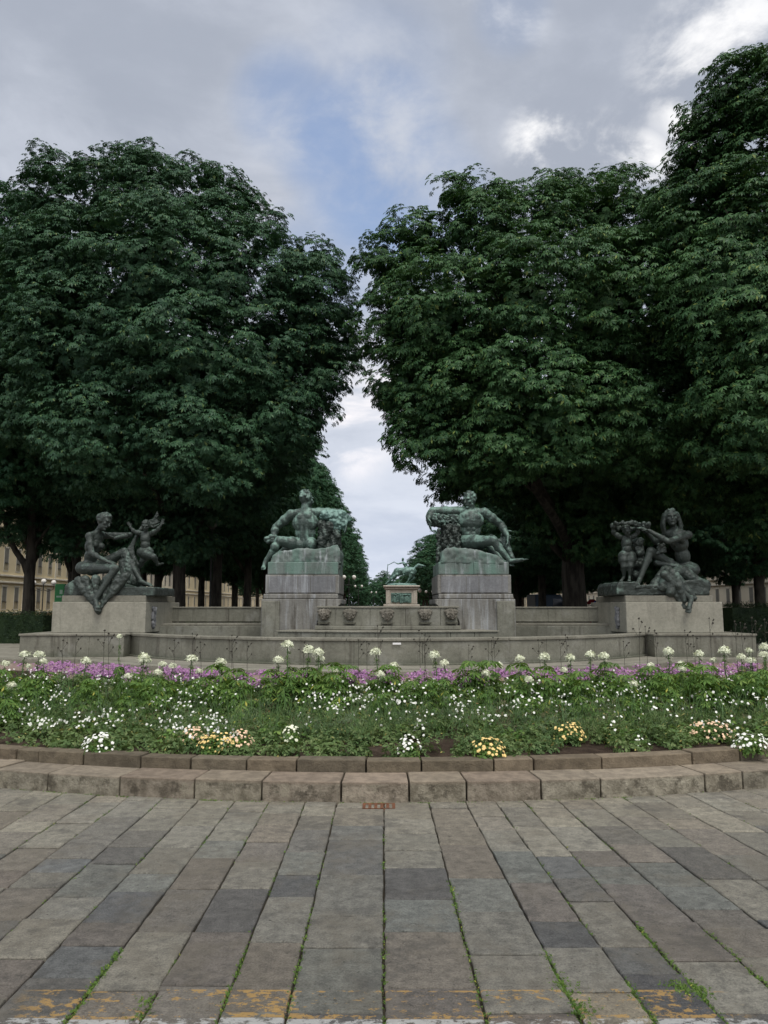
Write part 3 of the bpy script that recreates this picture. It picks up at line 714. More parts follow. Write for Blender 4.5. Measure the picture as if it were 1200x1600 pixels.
# ------------------------------------------------------------------ fountain masonry
FC, FR = (0.1, 27.5), 9.5
ring = circ(FC, 11.0, R(-49.5), R(49.5), 48)
def ring_poly(d): return [(-40, 20.36 + d)] + [(x, y) for x, y in circ(FC, 11.0 - d, R(-49.5), R(49.5), 48)] + [(40, 20.36 + d), (40, 33), (-40, 33)]
mb = MB(); mb.prism(ring_poly(0), .0, .205); struct(mb.build('stone_ring', 'step_stone', bevel=.02)) 
sheet('ring_floor', ring_poly(.42), .209, 'ring_stone')
def basin():
    t = empty('fountain_basin'); a = math.asin(7.75 / FR)
    nb = 11
    mb = MB()
    for i in range(nb):      # stone blocks of the wall
        mb.arc(FC, FR - .30, FR, -a + 2 * a * i / nb + .0004, -a + 2 * a * (i + 1) / nb - .0004, .19, .775, 8)
    mb.build('wall', 'basin_stone', t, bevel=.006)
    mb = MB()
    for i in range(nb - 2): mb.arc(FC, FR - .36, FR + .035, -a + 2 * a * i / (nb - 2) + .0006, -a + 2 * a * (i + 1) / (nb - 2) - .0006, .777, .85, 10)
    mb.build('rim', 'step_stone', t, bevel=.014, bseg=2)
    mb = MB(); mb.arc(FC, FR + .003, FR + .07, -a, a, .205, .25, 60); mb.build('foot_moulding', 'basin_stone', t, bevel=.01)
    pin(t, (0, 18, .2)); tag(t, 'wide curved grey stone fountain basin bulging towards the flower bed', 'fountain basin')
    w = sheet('water', circ(FC, FR - .3, -a, a, 40) + [(8, 30), (-8, 30)], .52, 'water')
basin()
mb = MB(); c = W(620, 1003, 18.0)
q = MB(); q.box((c.x - .10, 17.955, .70), (c.x + .10, 17.963, .745)); tag(q.build('paper_notice', 'paper'), 'small white paper notice stuck on the basin wall', 'notice')
def X(px, Y): return (px - 600) / F * (Y * math.cos(PITCH))*1.0 / math.cos(PITCH) if False else W(px, 948, Y).x
def Z(py, Y): return W(600, py, Y).z
def platform(x0p, x1p, label):
    Y = 20.9; x0, x1 = X(x0p, Y), X(x1p, Y); t = empty('stone_platform'); n = 3; mb = MB()
    for i in range(n): mb.box((x0 + (x1 - x0) * i / n + .002, Y, .19), (x0 + (x1 - x0) * (i + 1) / n - .002, 29, .79))
    mb.build('wall', 'basin_stone', t, bevel=.008)
    mb = MB(); mb.box((x0 - .03, Y - .035, .793), (x1 + .03, 29.03, .85)); mb.build('coping', 'step_stone', t, bevel=.012)
    pin(t, ((x0 + x1) / 2, Y, .2)); tag(t, label, 'platform', 'side platforms of the fountain')
platform(34, 196, 'low stone platform under the crouching woman pedestal, left end of the basin')
platform(1020, 1178, 'low stone platform under the seated woman pedestal, right end of the basin')

# ------------------------------------------------------------------ figures
def ortho(u, f):
    u = u.normalized(); f = (f - u * f.dot(u)).normalized(); return f.cross(u), f, u     # right-hand axis, forward, up
def add_head(mb, c, up, fwd, s, beard=False, hair='short', curls=40, seed=1, face=True):
    r, f, u = ortho(Vector(up), Vector(fwd)); c = Vector(c); A = (r, f, u); g = np.random.default_rng(seed)
    mb.ell(c + u * .015 * s - f * .01 * s, (.076 * s, .095 * s, .098 * s), A)
    mb.ell(c - u * .045 * s + f * .028 * s, (.056 * s, .062 * s, .075 * s), A)
    if face:
        mb.cap(c + f * .088 * s + u * .012 * s, .010 * s, c + f * .112 * s - u * .022 * s, .014 * s)          # nose
        mb.cap(c + f * .078 * s + u * .026 * s - r * .045 * s, .012 * s, c + f * .078 * s + u * .026 * s + r * .045 * s, .012 * s)  # brow
        mb.cap(c + f * .088 * s - u * .052 * s - r * .016 * s, .009 * s, c + f * .088 * s - u * .052 * s + r * .016 * s, .009 * s)  # lips
        mb.ell(c + f * .076 * s - u * .092 * s, (.024 * s, .022 * s, .018 * s), A)                             # chin
        for q in (-1, 1):
            mb.ell(c + r * q * .042 * s + f * .062 * s - u * .018 * s, (.022 * s, .02 * s, .02 * s), A)        # cheeks
            mb.ell(c + r * q * .078 * s - u * .008 * s - f * .005 * s, (.010 * s, .018 * s, .030 * s), A)      # ears
    def curl(lo, hi, rad, n, back=-.2):
        k = 0
        while k < n:
            d = Vector(g.normal(size=3)).normalized()
            if d.dot(u) < lo or (d.dot(f) > hi): 
                if not (d.dot(u) > .55): continue
            mb.ell(c + u * .018 * s - f * .012 * s + (r * d.dot(r) * .074 + f * d.dot(f) * .09 + u * d.dot(u) * .096) * s, rad * s * g.uniform(.7, 1.2), seg=8, rings=6); k += 1
    if hair: curl(-.25 if hair == 'short' else -.5, .35, .019, curls)
    if hair == 'long':
        for q in (-1, 1):
            for j in range(3):
                p = c + r * q * (.07 + .008 * j) * s + u * .05 * s - f * .02 * j * s
                e = c + r * q * (.088 + .01 * j) * s - u * (.20 + .02 * j) * s - f * (.01 + .03 * j) * s
                mb.cap(p, .022 * s, p.lerp(e, .5) + r * q * .02 * s, .026 * s); mb.cap(p.lerp(e, .5) + r * q * .02 * s, .026 * s, e, .014 * s)
    if hair == 'bun': mb.ell(c - f * .10 * s + u * .02 * s, .05 * s)
    if beard:
        for k in range(34):
            a = g.uniform(-1, 1); b = g.uniform(0, 1)
            mb.ell(c + r * a * .052 * s + f * (.075 - .05 * abs(a) - .01 * b) * s - u * (.055 + .085 * b * (1 - .4 * abs(a))) * s, .018 * s, seg=8, rings=6)
def add_hand(mb, w, d, palm, s, curl=.35, spread=1.0):
    """hand from wrist w along d; palm faces 'palm'"""
    d = Vector(d).normalized(); n = Vector(palm); n = (n - d * n.dot(d)).normalized(); x = d.cross(n); w = Vector(w)
    c = w + d * .045 * s; mb.ell(c + d * .01 * s, (.040 * s, .052 * s, .018 * s), (x, d, n)); ln = (.062, .076, .082, .074)
    for i in range(4):
        o = (i - 1.5) * .021 * s; b = w + d * .088 * s + x * o; L = ln[3 - i] * s
        d1 = (d + n * curl * .5 + x * (i - 1.5) * .10 * spread).normalized(); d2 = (d + n * curl * 1.5 + x * (i - 1.5) * .08 * spread).normalized()
        mb.cap(b, .0105 * s, b + d1 * L * .52, .0095 * s, 8); mb.cap(b + d1 * L * .52, .0095 * s, b + d1 * L * .52 + d2 * L * .48, .0075 * s, 8)
    b = w + d * .03 * s + x * .036 * s; d1 = (d * .7 + x * .75 + n * .25).normalized(); m_ = b + d1 * .038 * s
    mb.cap(b, .014 * s, m_, .0115 * s, 8); mb.cap(m_, .0115 * s, m_ + (d * .95 + x * .25 + n * curl).normalized() * .036 * s, .009 * s, 8)
def add_foot(mb, a, toe, s):
    a, toe = Vector(a), Vector(toe); d = (toe - a); L = d.length; d.normalize()
    mb.ell(a - d * .03 * s, (.036 * s, .036 * s, .04 * s)); mb.cap(a, .036 * s, a + d * L * .7, .030 * s); mb.ell(a + d * L * .72, (.040 * s, .040 * s, .024 * s))
    x = d.cross(Vector((0, 0, 1)))
    x = x.normalized() if x.length > .1 else Vector((1, 0, 0))
    for i in range(5): b = a + d * L * .8 + x * (i - 2) * .017 * s; mb.cap(b, .012 * s, b + d * L * (.24 - .03 * abs(i - 1)), .010 * s, 7)
def add_body(mb, J, s, face, kind='male', k=1.0):
    P = {a: Vector(b) for a, b in J.items()}; pel, ch, nk = P['pelvis'], P['chest'], P['neck']
    u = (nk - pel).normalized(); r, f, u = ortho(u, Vector(face)); A = (r, f, u); wv = pel.lerp(ch, .5)
    uc = (nk - ch).normalized(); rc, fc, uc = ortho(uc, Vector(face)); shl, shr = P['shl'], P['shr']
    male = kind == 'male'; fat = 1.15 if kind == 'child' else 1.0; mus = 1.22 if male else 1.0; tw = 1.17 if male else 1.0
    cw = .178 if male else .128
    mb.ell(ch, (cw * s * tw, .115 * s * fat, .15 * s), (rc, fc, uc)); mb.ell(ch.lerp(nk, .45), (.125 * s * tw, .09 * s, .10 * s), (rc, fc, uc))
    mb.ell(wv, ((.162 if male else .108) * s * fat, .088 * s * fat, .13 * s), A)
    mb.ell(pel, ((.172 if male else .155) * s, .105 * s * fat, .11 * s), A)
    mb.cap(nk - uc * .05 * s, .062 * s * (1.1 if male else .85), nk + (P['head'] - nk) * .55, .050 * s * (1.15 if male else .85))
    for sh, q in ((shl, -1), (shr, 1)):
        mb.cap(nk - uc * .03 * s, .045 * s * mus, sh, .052 * s * mus)                       # trapezius / collar
        mb.ell(sh + (sh - ch).normalized() * .005 * s, .062 * s * mus)                      # deltoid
        side = (sh - nk).dot(rc); qq = 1 if side > 0 else -1
        if male:
            mb.ell(ch + rc * qq * .068 * s + uc * .045 * s + fc * .080 * s, (.075 * s, .036 * s, .056 * s), (rc, fc, uc))     # pectorals
            mb.ell(ch + rc * qq * .10 * s - fc * .055 * s + uc * .0 * s, (.062 * s, .045 * s, .12 * s), (rc, fc, uc))         # back muscle
            mb.ell(ch + rc * qq * .06 * s - fc * .075 * s + uc * .08 * s, (.055 * s, .035 * s, .06 * s), (rc, fc, uc))        # shoulder blade
            mb.cap(pel + rc * qq * .035 * s - f * .075 * s + u * .04 * s, .032 * s, ch + rc * qq * .035 * s - fc * .085 * s, .030 * s)
            for z_ in (.30, .55, .80): mb.ell(pel.lerp(ch, z_) + r * qq * .034 * s + f * .078 * s, (.032 * s, .022 * s, .034 * s), A)
        elif kind == 'female':
            mb.ell(ch + rc * qq * .062 * s + uc * .015 * s + fc * .098 * s, (.052 * s, .055 * s, .052 * s), (rc, fc, uc))
    if kind == 'child': mb.ell(wv + f * .03 * s, (.11 * s, .10 * s, .12 * s), A)
    for q in ('l', 'r'):
        sh, el, wr = P['sh' + q], P['el' + q], P['wr' + q]
        mb.cap(sh, .054 * s * mus * k, el, .040 * s * mus * k); m_ = sh.lerp(el, .45); mb.ell(m_, .056 * s * mus * k)
        mb.cap(el, .043 * s * mus * k, wr, .028 * s * mus); mb.ell(el.lerp(wr, .28), .046 * s * mus * k)
        if 'hd' + q in P: add_hand(mb, wr, P['hd' + q] - wr, J.get('pn' + q, (0, 0, -1)), s * (1.15 if male else 1.0))
        if 'kn' + q not in P: continue
        hp = pel + r * ((.085 if q == 'r' else -.085) * (1 if (shr - shl).dot(r) > 0 else -1)) * s - u * .03 * s
        kn, an = P['kn' + q], P['an' + q]
        mb.ell(hp - f * .045 * s, (.095 * s, .09 * s, .095 * s)); mb.cap(hp, .094 * s * k * fat, kn, .062 * s * k); mb.ell(hp.lerp(kn, .4), .092 * s * k * fat); mb.ell(kn, .062 * s * k)
        mb.cap(kn, .056 * s * k, an, .034 * s); bk = (kn - an).cross(f.cross(kn - an)).normalized()
        mb.ell(kn.lerp(an, .30) - bk * .018 * s, .060 * s * k); 
        if 'to' + q in P: add_foot(mb, an, P['to' + q], s)
def figure(name, J, s, face, headface, mat, parent, kind='male', voxel=.017, headup=None, k=1.0, **hk):
    mb = MB(); add_body(mb, J, s, face, kind, k)
    hs = s * (1.25 if kind == 'child' else 1.12); nk, hd = Vector(J['neck']), Vector(J['head'])
    add_head(mb, hd, headup or (hd - nk), headface, hs, **hk)
    return remesh(mb, name, mat, voxel, parent, smooth=3, disp=.007, dscale=3.5, dfine=.003)
def rock(name, polyfn, mat, parent, voxel=.03, disp=.07, dscale=2.2, dfine=.03, smooth=3):
    mb = MB(); polyfn(mb); return remesh(mb, name, mat, voxel, parent, smooth=smooth, disp=disp, dscale=dscale, dfine=dfine)

# ---- tall pedestals with the reclining giants
def giant_pedestal(side, label):
    """side -1: left. given in pixels of the left one, mirrored about px 606 for the right"""
    mx = (lambda p: p) if side < 0 else (lambda p: 1213.5 - p)
    Y = 22.0; t = empty('tall_pedestal'); xx = lambda p, y=Y: X(mx(p), y)
    def blk(name, pa, pb, ya, yb, yf, depth, mat, bev=.015, n=1, parent=None):
        a, b = sorted((xx(pa, yf), xx(pb, yf))); mb = MB()
        for i in range(n): mb.box((a + (b - a) * i / n + (.001 if i else 0), yf, Z(yb, yf)), (a + (b - a) * (i + 1) / n, yf + depth, Z(ya, yf)))
        return mb.build(name, mat, parent or t, bevel=bev)
    # base with a scroll-shaped inner flank
    z0, z1 = .5, Z(936, Y); a = xx(408); pts = [(xx(408), z0), (xx(408), z1), (xx(533), z1), (xx(533), z1 - .14), (xx(527), z1 - .22)]
    for q in range(7):
        w = q / 6 * math.pi / 2; pts.append((xx(527 - 32 * math.sin(w)), z1 - .22 - .62 * (1 - math.cos(w))))
    pts += [(xx(490), z0)]
    mb = MB(); mb.prism_y(pts, Y, Y + 3.0); mb.build('base', 'wet_stone', t, bevel=.02)
    blk('outer_pilaster', 409, 437, 939, 1012, Y - .05, .6, 'basin_stone')
    blk('plinth_course', 411, 528, 928, 935.6, Y + .08, 2.8, 'wet_stone', .03)
    blk('inscription_block', 414, 529.5, 898, 927.6, Y + .16, 2.7, 'wet_stone', .02)
    blk('panel', 419, 464, 900.5, 925.5, Y + .145, .05, 'panel_stone', .004); blk('panel', 485, 524, 900.5, 925.5, Y + .145, .05, 'panel_stone', .004)
    blk('panel', 465, 484, 900.5, 925.5, Y + .15, .05, 'panel_stone', .004)
    blk('stained_course', 417, 528, 878, 897.6, Y + .22, 2.5, 'patina_stone', .025, 2)
    pin(t, (xx(468), Y, .5)); tag(t, label, 'pedestal', 'tall pedestals of the reclining giants'); return mx
giant_pedestal(-1, 'tall stained stone pedestal under the bronze giant seen from behind')
giant_pedestal(1, 'tall stained stone pedestal under the bearded bronze giant facing us')

def giant_back():
    t = empty('bronze_statue'); Y = 23.3; P = lambda a, b, d=0.0: W(a, b, Y + d)
    def rk(mb):
        top = [(421, 880), (424, 868), (437, 861), (460, 857.5), (495, 857), (512, 855), (526, 850), (531, 862), (529, 880)]
        pts = [(P(a, b, -1).x, P(a, b, -1).z) for a, b in [(421, 880)] + top + [(529, 880)]]
        mb.prism_y(pts, Y - 1.0, Y + 1.4)
    rock('rock_seat', rk, 'patina_stone', t, .035, .05, 2.5, .03, 2)
    J = dict(pelvis=P(477, 848), chest=P(477, 817), neck=P(476, 795), head=P(478.5, 779.5, .05), shl=P(455, 804, .05), ell=P(431, 824, .1), wrl=P(426, 843, -.1), hdl=P(427, 852, -.2), pnl=(1, 0, 0),
             shr=P(497, 801, .05), elr=P(530, 801, .1), wrr=P(541, 815, -.1), hdr=P(541, 826, -.15), pnr=(-1, 0, 0),
             knl=P(436, 845, -.35), anl=P(415, 878, -.4), tol=P(411, 890, -.5), knr=P(455, 852, .9), anr=P(432, 868, 1.0), tor=P(425, 876, .9))
    figure('figure', J, 2.12, (.1, 1, 0), (.9, .6, -.05), 'bronze_green', t, 'male', k=1.15, seed=4)
    def ur(mb):
        for a, b, r in ((507, 806, .20), (518, 807, .26), (530, 809, .27), (538, 812, .22)): mb.ell(P(a, b, .05), (r * 1.1, r * 1.2, r * .9))
        for i in range(9): mb.cap(P(516 + i * 3, 815, -.2), .05, P(518 + i * 2.6, 826 + (i % 3) * 4, -.12), .02)
    rock('urn', ur, 'bronze_verdigris', t, .025, .06, 3.5, .04, 2)
    def fish(mb):
        for i in range(5):
            for j in range(7):
                mb.ell(P(501 + i * 6 + (j % 2) * 2, 820 + j * 6, -.1 + .1 * math.sin(i * 2 + j)), (.09, .12, .13))
        mb.cap(P(506, 820, .1), .2, P(510, 860, .1), .24); mb.cap(P(522, 818, .1), .18, P(523, 858, .1), .24)
        for i in range(14): mb.ell(P(521 + (i % 3) * 4, 858 + i * 2.6, -.55 - .03 * i), (.07, .08, .08))
    rock('fish_column', fish, 'bronze_dark', t, .025, .05, 4.5, .04, 2)
    def shell(mb):
        for i in range(7): mb.ell(P(417 + i * 2.2, 842 + 4 * math.sin(i * 1.7), -.25), (.08, .1, .08))
    rock('shell_in_hand', shell, 'bronze_green', t, .022, .03, 5, .02, 1)
    pin(t, P(475, 880)); tag(t, 'green bronze giant seen from behind, leaning his right arm on an urn', 'statue', 'bronze giants of the fountain')
giant_back()
def giant_front():
    t = empty('bronze_statue'); Y = 23.2; P = lambda a, b, d=0.0: W(a, b, Y + d)
    def rk(mb):
        top = [(690, 870), (691, 860), (700, 857), (722, 856), (745, 859), (766, 864), (780, 870), (789, 877), (790, 882)]
        pts = [(P(a, b, -1).x, P(a, b, -1).z) for a, b in [(689, 880)] + top]
        mb.prism_y(pts, Y - 1.0, Y + 1.4)
    rock('rock_seat', rk, 'patina_stone', t, .035, .05, 2.5, .03, 2)
    J = dict(pelvis=P(735, 844), chest=P(735, 813, -.05), neck=P(736, 795), head=P(734, 781, -.06), shl=P(714, 799, -.02), ell=P(676, 798, -.05), wrl=P(669.5, 810, -.3), hdl=P(671, 822, -.35), pnl=(1, 0, 0),
             shr=P(757, 801, 0), elr=P(783, 820, .1), wrr=P(793, 838, -.15), hdr=P(793, 848, -.25), pnr=(-1, 0, 0),
             knl=P(771, 845, -.75), anl=P(797, 877, -.8), tol=P(824, 874, -1.0), knr=P(762, 849, -.15), anr=P(786, 878, -.45), tor=P(801, 884, -.8))
    figure('figure', J, 2.12, (0, -1, .05), (-.75, -.75, -.05), 'bronze_green', t, 'male', beard=True, seed=6, curls=60, k=1.15)
    def ur(mb):
        mb.cap(P(680, 812, .1), .27, P(708, 812, .1), .29); mb.ell(P(676, 811, 0), (.22, .3, .26))
        for i in range(8): mb.cap(P(676 + i * 4.5, 806 + (i % 2) * 5, -.25), .045, P(682 + i * 4.5, 820 - (i % 3) * 3, -.22), .035)
    rock('urn', ur, 'bronze_green', t, .022, .06, 4.5, .04, 1)
    def fish(mb):
        for j in range(8):
            for i in range(5): mb.ell(P(694 + i * 5.2 + (j % 2) * 2, 822 + j * 5, -.18 + .08 * math.sin(i * 3 + j)), (.075, .1, .09))
        mb.cap(P(700, 820, .1), .24, P(702, 858, .1), .3)
        mb.cap(P(712, 818, .1), .2, P(713, 858, .1), .26)
        for i in range(14): mb.ell(P(686 - (i % 3), 830 + i * 4.2, -.2), (.06, .08, .1))
    rock('fish_column', fish, 'bronze_dark', t, .022, .04, 4.5, .04, 1)
    def oc(mb):
        rr = random.Random(2)
        for i in range(8):
            a = P(783 + rr.uniform(-4, 4), 846 + rr.uniform(-6, 8), .05); b = a
            ang = rr.uniform(1.4, 3.4)
            for k in range(4):
                ang += rr.choice([-1, 1]) * rr.uniform(.5, 1.2); c = b + Vector((math.cos(ang) * .12, rr.uniform(-.05, .05), math.sin(ang) * .11))
                mb.cap(b, .05 - .009 * k, c, .042 - .009 * k, 8); b = c
        mb.ell(P(789, 850, .1), (.16, .2, .26)); mb.cap(P(790, 852, .1), .14, P(801, 872, -.1), .08)
    rock('sea_plants', oc, 'bronze_green', t, .02, .02, 5, .015, 1)
    pin(t, P(740, 880)); tag(t, 'green bronze bearded giant reclining to the right and facing us', 'statue', 'bronze giants of the fountain')
giant_front()

# ---- low pedestals with the women
def low_pedestal(side, label):
    t = empty('low_pedestal'); Y = 21.6
    f = (82, 228, 251, 93, 225) if side < 0 else (1129, 978, 953, 1118, 980)
    xo, xi, xc = X(f[0], Y), X(f[1], Y), X(f[2], Y + 1.3)
    z0, z1, z2 = .852, Z(940.5, Y), Z(930.5, Y)
    mb = MB(); mb.prism([(xo, Y), (xi, Y), (xc, Y + 1.3), (xc, Y + 3.4), (xo, Y + 3.4)], z0, z1); mb.build('base_block', 'pedestal_stone', t, bevel=.015)
    xo2, xi2, xc2 = X(f[3], Y), X(f[4], Y), X(246 if side < 0 else 959, Y + 1.3)
    mb = MB(); mb.prism([(xo2, Y + .12), (xi2, Y + .12), (xc2, Y + 1.25), (xc2, Y + 3.2), (xo2, Y + 3.2)], z1 + .002, z2); mb.build('top_step', 'step_stone', t, bevel=.012)
    # carved pendant on the slanting face
    c = Vector(((xi + xc) / 2, Y + .62, 0)); n = Vector((Y + 1.3 - Y, xi - xc, 0)); n = Vector((1.3, -(xc - xi), 0)) if side < 0 else Vector((-1.3, (xc - xi), 0)); n.normalize()
    mb = MB(); rr = random.Random(side)
    for k in range(26):
        q = k / 25; z = Z(950, Y) - q * .56; w = .13 * (1 - .5 * q); tx = Vector((-n.y, n.x, 0))
        mb.ell(c + n * .03 + tx * rr.uniform(-w, w) + Vector((0, 0, z)), (.055, .055, .06))
    remesh(mb, 'carved_pendant', 'panel_stone', .02, t, 1, .02, 8, .01)
    pin(t, ((xo + xi) / 2, Y, .85)); tag(t, label, 'pedestal', 'low pedestals of the bronze women')
low_pedestal(-1, 'low plain stone pedestal at the left under the crouching woman')
low_pedestal(1, 'low plain stone pedestal at the right under the seated long-haired woman')
def cloth(mb, pts, th=.10, n=7):
    """folds hanging between points"""
    for i in range(len(pts) - 1): mb.cap(pts[i], th, pts[i + 1], th)
def woman_left():
    t = empty('bronze_statue'); Y = 22.6; P = lambda a, b, d=0.0: W(a, b, Y + d)
    def bs(mb):
        q = lambda a, b: (P(a, b, -.8).x, P(a, b, -.8).z); mb.prism_y([q(99, 931), q(101, 915), q(114, 906), q(168, 906), q(200, 916), q(200, 931)], Y - .8, Y + 1.2)
        mb.box((q(180, 931)[0], Y - .85, q(180, 931)[1]), (q(243, 931)[0], Y + 1.2, q(180, 917)[1]))
    rock('bronze_base', bs, 'bronze_dark', t, .03, .03, 2.0, .012, 2)
    J = dict(pelvis=P(139, 886), chest=P(146, 852), neck=P(153, 829), head=P(163, 814.5, -.1), shl=P(140, 838, -.25), ell=P(143, 864, -.4), wrl=P(166, 877, -.7), hdl=P(181, 880, -.75), pnl=(0, .3, -1),
             shr=P(160, 837, .35), elr=P(203, 836, .35), wrr=P(179, 841, -.15), hdr=P(167, 836, -.25), pnr=(-.2, 0, 1),
             knl=P(180, 889, -.85), anl=P(149, 937, -1.05), tol=P(153, 955, -1.2), knr=P(194, 862, .15), anr=P(221, 909, -.1), tor=P(238, 916, -.2))
    figure('woman', J, 2.05, (.85, -.45, -.1), (.85, -.35, -.55), 'bronze_dark', t, 'female', headup=(.5, .1, .86), hair='bun', curls=70, seed=3)
    def dr(mb):
        for a, b, c, d in ((122, 908, 150, 950), (133, 906, 152, 955), (150, 905, 154, 957), (168, 905, 156, 955), (185, 905, 158, 950), (197, 900, 162, 944)):
            mb.cap(P(a, b, -.8), .13, P(c, d, -1.02), .05)
        for a, b, c, d in ((170, 885, 190, 905), (192, 880, 200, 908), (205, 880, 212, 908), (196, 868, 206, 900)): mb.cap(P(a, b, .1), .16, P(c, d, .1), .2)
    rock('drapery', dr, 'bronze_dark', t, .022, .05, 3.2, .025, 3)
    K = dict(pelvis=P(227, 861, .2), chest=P(227, 842, .2), neck=P(228, 831, .2), head=P(228, 821.5, .12), shl=P(219, 833, .2), ell=P(210, 831, .15), wrl=P(204, 824, .1), hdl=P(201, 818, .1), pnl=(0, -1, 0),
             shr=P(236, 834, .2), elr=P(246, 828, .15), wrr=P(252, 820, .1), hdr=P(255, 812, .1), pnr=(0, -1, 0),
             knl=P(240, 870, -.2), anl=P(247, 882, 0), tol=P(256, 880, -.05), knr=P(222, 877, .2), anr=P(214, 893, .3), tor=P(212, 902, .2))
    figure('running_child', K, 1.22, (0, -1, .1), (.1, -1, -.3), 'bronze_dark', t, 'child', k=1.25, voxel=.015, seed=5)
    def hs(mb):
        for i in range(7):
            mb.cap(P(229, 815 + i * .8, .25), .045, P(240, 812 + i * 2 - (i % 3), .25), .03); mb.cap(P(240, 812 + i * 2 - (i % 3), .25), .03, P(246 + i, 799 + i * 3, .2), .012)
        for i in range(6):
            mb.cap(P(222, 822 + i, .3), .035, P(212 - i * 2, 840 + i * 4, .25), .05); mb.cap(P(212 - i * 2, 840 + i * 4, .25), .05, P(200 + i * 3, 862 + i * 4, .2), .07)
    rock('flying_hair', hs, 'bronze_dark', t, .018, .02, 6, .01, 1)
    pin(t, P(160, 931)); tag(t, 'dark bronze woman bending over her raised knee with a running child', 'statue', 'bronze women of the fountain')
woman_left()
def woman_right():
    t = empty('bronze_statue'); Y = 22.6; P = lambda a, b, d=0.0: W(a, b, Y + d)
    def bs(mb):
        pl = [(964, 930.5), (964, 914), (968, 909), (998, 909), (1000, 915), (1040, 918), (1060, 908), (1096, 905), (1110, 913), (1111, 930.5)]
        mb.prism_y([(P(a, b, -.8).x, P(a, b, -.8).z) for a, b in pl], Y - .8, Y + 1.2)
    rock('bronze_base', bs, 'bronze_dark', t, .03, .04, 2.5, .02, 2)
    J = dict(pelvis=P(1072, 889), chest=P(1061, 848, -.05), neck=P(1053, 825), head=P(1049, 808.5, -.08), shl=P(1041, 834, .1), ell=P(1026, 848, .35), wrl=P(1013, 834, .25), hdl=P(1002, 828, .2), pnl=(0, 0, -1),
             shr=P(1075, 836, -.15), elr=P(1044, 846, -.75), wrr=P(1014, 829, -.55), hdr=P(1000, 824, -.5), pnr=(0, .2, -1),
             knl=P(1017, 861, -.35), anl=P(1000, 905, -.4), tol=P(994, 917, -.7), knr=P(1038, 898, -.85), anr=P(1080, 937, -1.0), tor=P(1075, 957, -1.2))
    figure('woman', J, 2.12, (-.55, -.85, 0), (-.25, -1, 0), 'bronze_dark', t, 'female', headup=(-.05, 0, 1), hair='long', curls=50, seed=8)
    def dr(mb):
        for a, b, c, d, q, w in ((1040, 890, 1022, 912, -.5, .14), (1045, 892, 1034, 918, -.7, .15), (1050, 895, 1048, 925, -.8, .16), (1056, 900, 1068, 938, -.85, .14), (1040, 890, 1028, 900, -.5, .1), (1062, 905, 1084, 935, -.8, .12),
                              (1030, 915, 996, 918, -.7, .08), (1080, 912, 1100, 915, -.3, .25), (1065, 895, 1090, 908, -.4, .2), (1025, 880, 1060, 885, -.2, .1)):
            mb.cap(P(a, b, q), w, P(c, d, q - .1), w * .8)
        for a in range(5): mb.cap(P(1052 + a * 6, 925, -.85), .09, P(1068 + a * 3, 950, -.98), .05)
    rock('drapery', dr, 'bronze_dark', t, .022, .045, 3.2, .022, 3)
    K = dict(pelvis=P(980, 867, .1), chest=P(979, 849, .1), neck=P(979, 838, .1), head=P(979, 829, 0), shl=P(969, 839, .1), ell=P(959, 833, .1), wrl=P(957, 824, 0), hdl=P(960, 818, -.05), pnl=(1, 0, 0),
             shr=P(988, 839, .1), elr=P(996, 834, .1), wrr=P(998, 826, 0), hdr=P(1000, 820, 0), pnr=(0, -1, 0),
             knl=P(975, 885, 0), anl=P(975, 902, .1), tol=P(970, 908, -.1), knr=P(985, 885, -.05), anr=P(984, 901, 0), tor=P(983, 908, -.25))
    figure('standing_child', K, 1.28, (0, -1, .0), (.2, -1, -.2), 'bronze_dark', t, 'child', k=1.25, voxel=.015, seed=9)
    def wr(mb):
        rr = random.Random(4)
        for i in range(60):
            a = i / 60 * 2 * math.pi; mb.ell(P(977 + 20 * math.cos(a) + rr.uniform(-2, 2), 822 - 5 * math.sin(a) * .9 + rr.uniform(-3, 2), .1 - .38 * math.sin(a)), rr.uniform(.045, .075), seg=8, rings=6)
        for i in range(18): mb.ell(P(rr.uniform(996, 1016), rr.uniform(817, 828), rr.uniform(-.35, .1)), rr.uniform(.05, .08), seg=8, rings=6)
    rock('fruit_garland', wr, 'bronze_dark', t, .02, .02, 6, .015, 1)
    def gr(mb):
        rr = random.Random(6)
        for i in range(70): z = rr.random(); mb.ell(P(994 + rr.uniform(-6, 6 + 6 * z), 905 - z * 62, .25 + rr.uniform(-.2, .2)), rr.uniform(.06, .11), seg=8, rings=6)
        for i in range(12): mb.ell(P(1033 + rr.uniform(-5, 5), 858 + rr.uniform(-7, 7), -.45), .06, seg=8, rings=6)
    rock('vine_trunk', gr, 'bronze_dark', t, .024, .05, 6, .03, 1)
    pin(t, P(1040, 931)); tag(t, 'dark bronze long-haired woman seated beside a child crowned with a garland', 'statue', 'bronze women of the fountain')
woman_right()

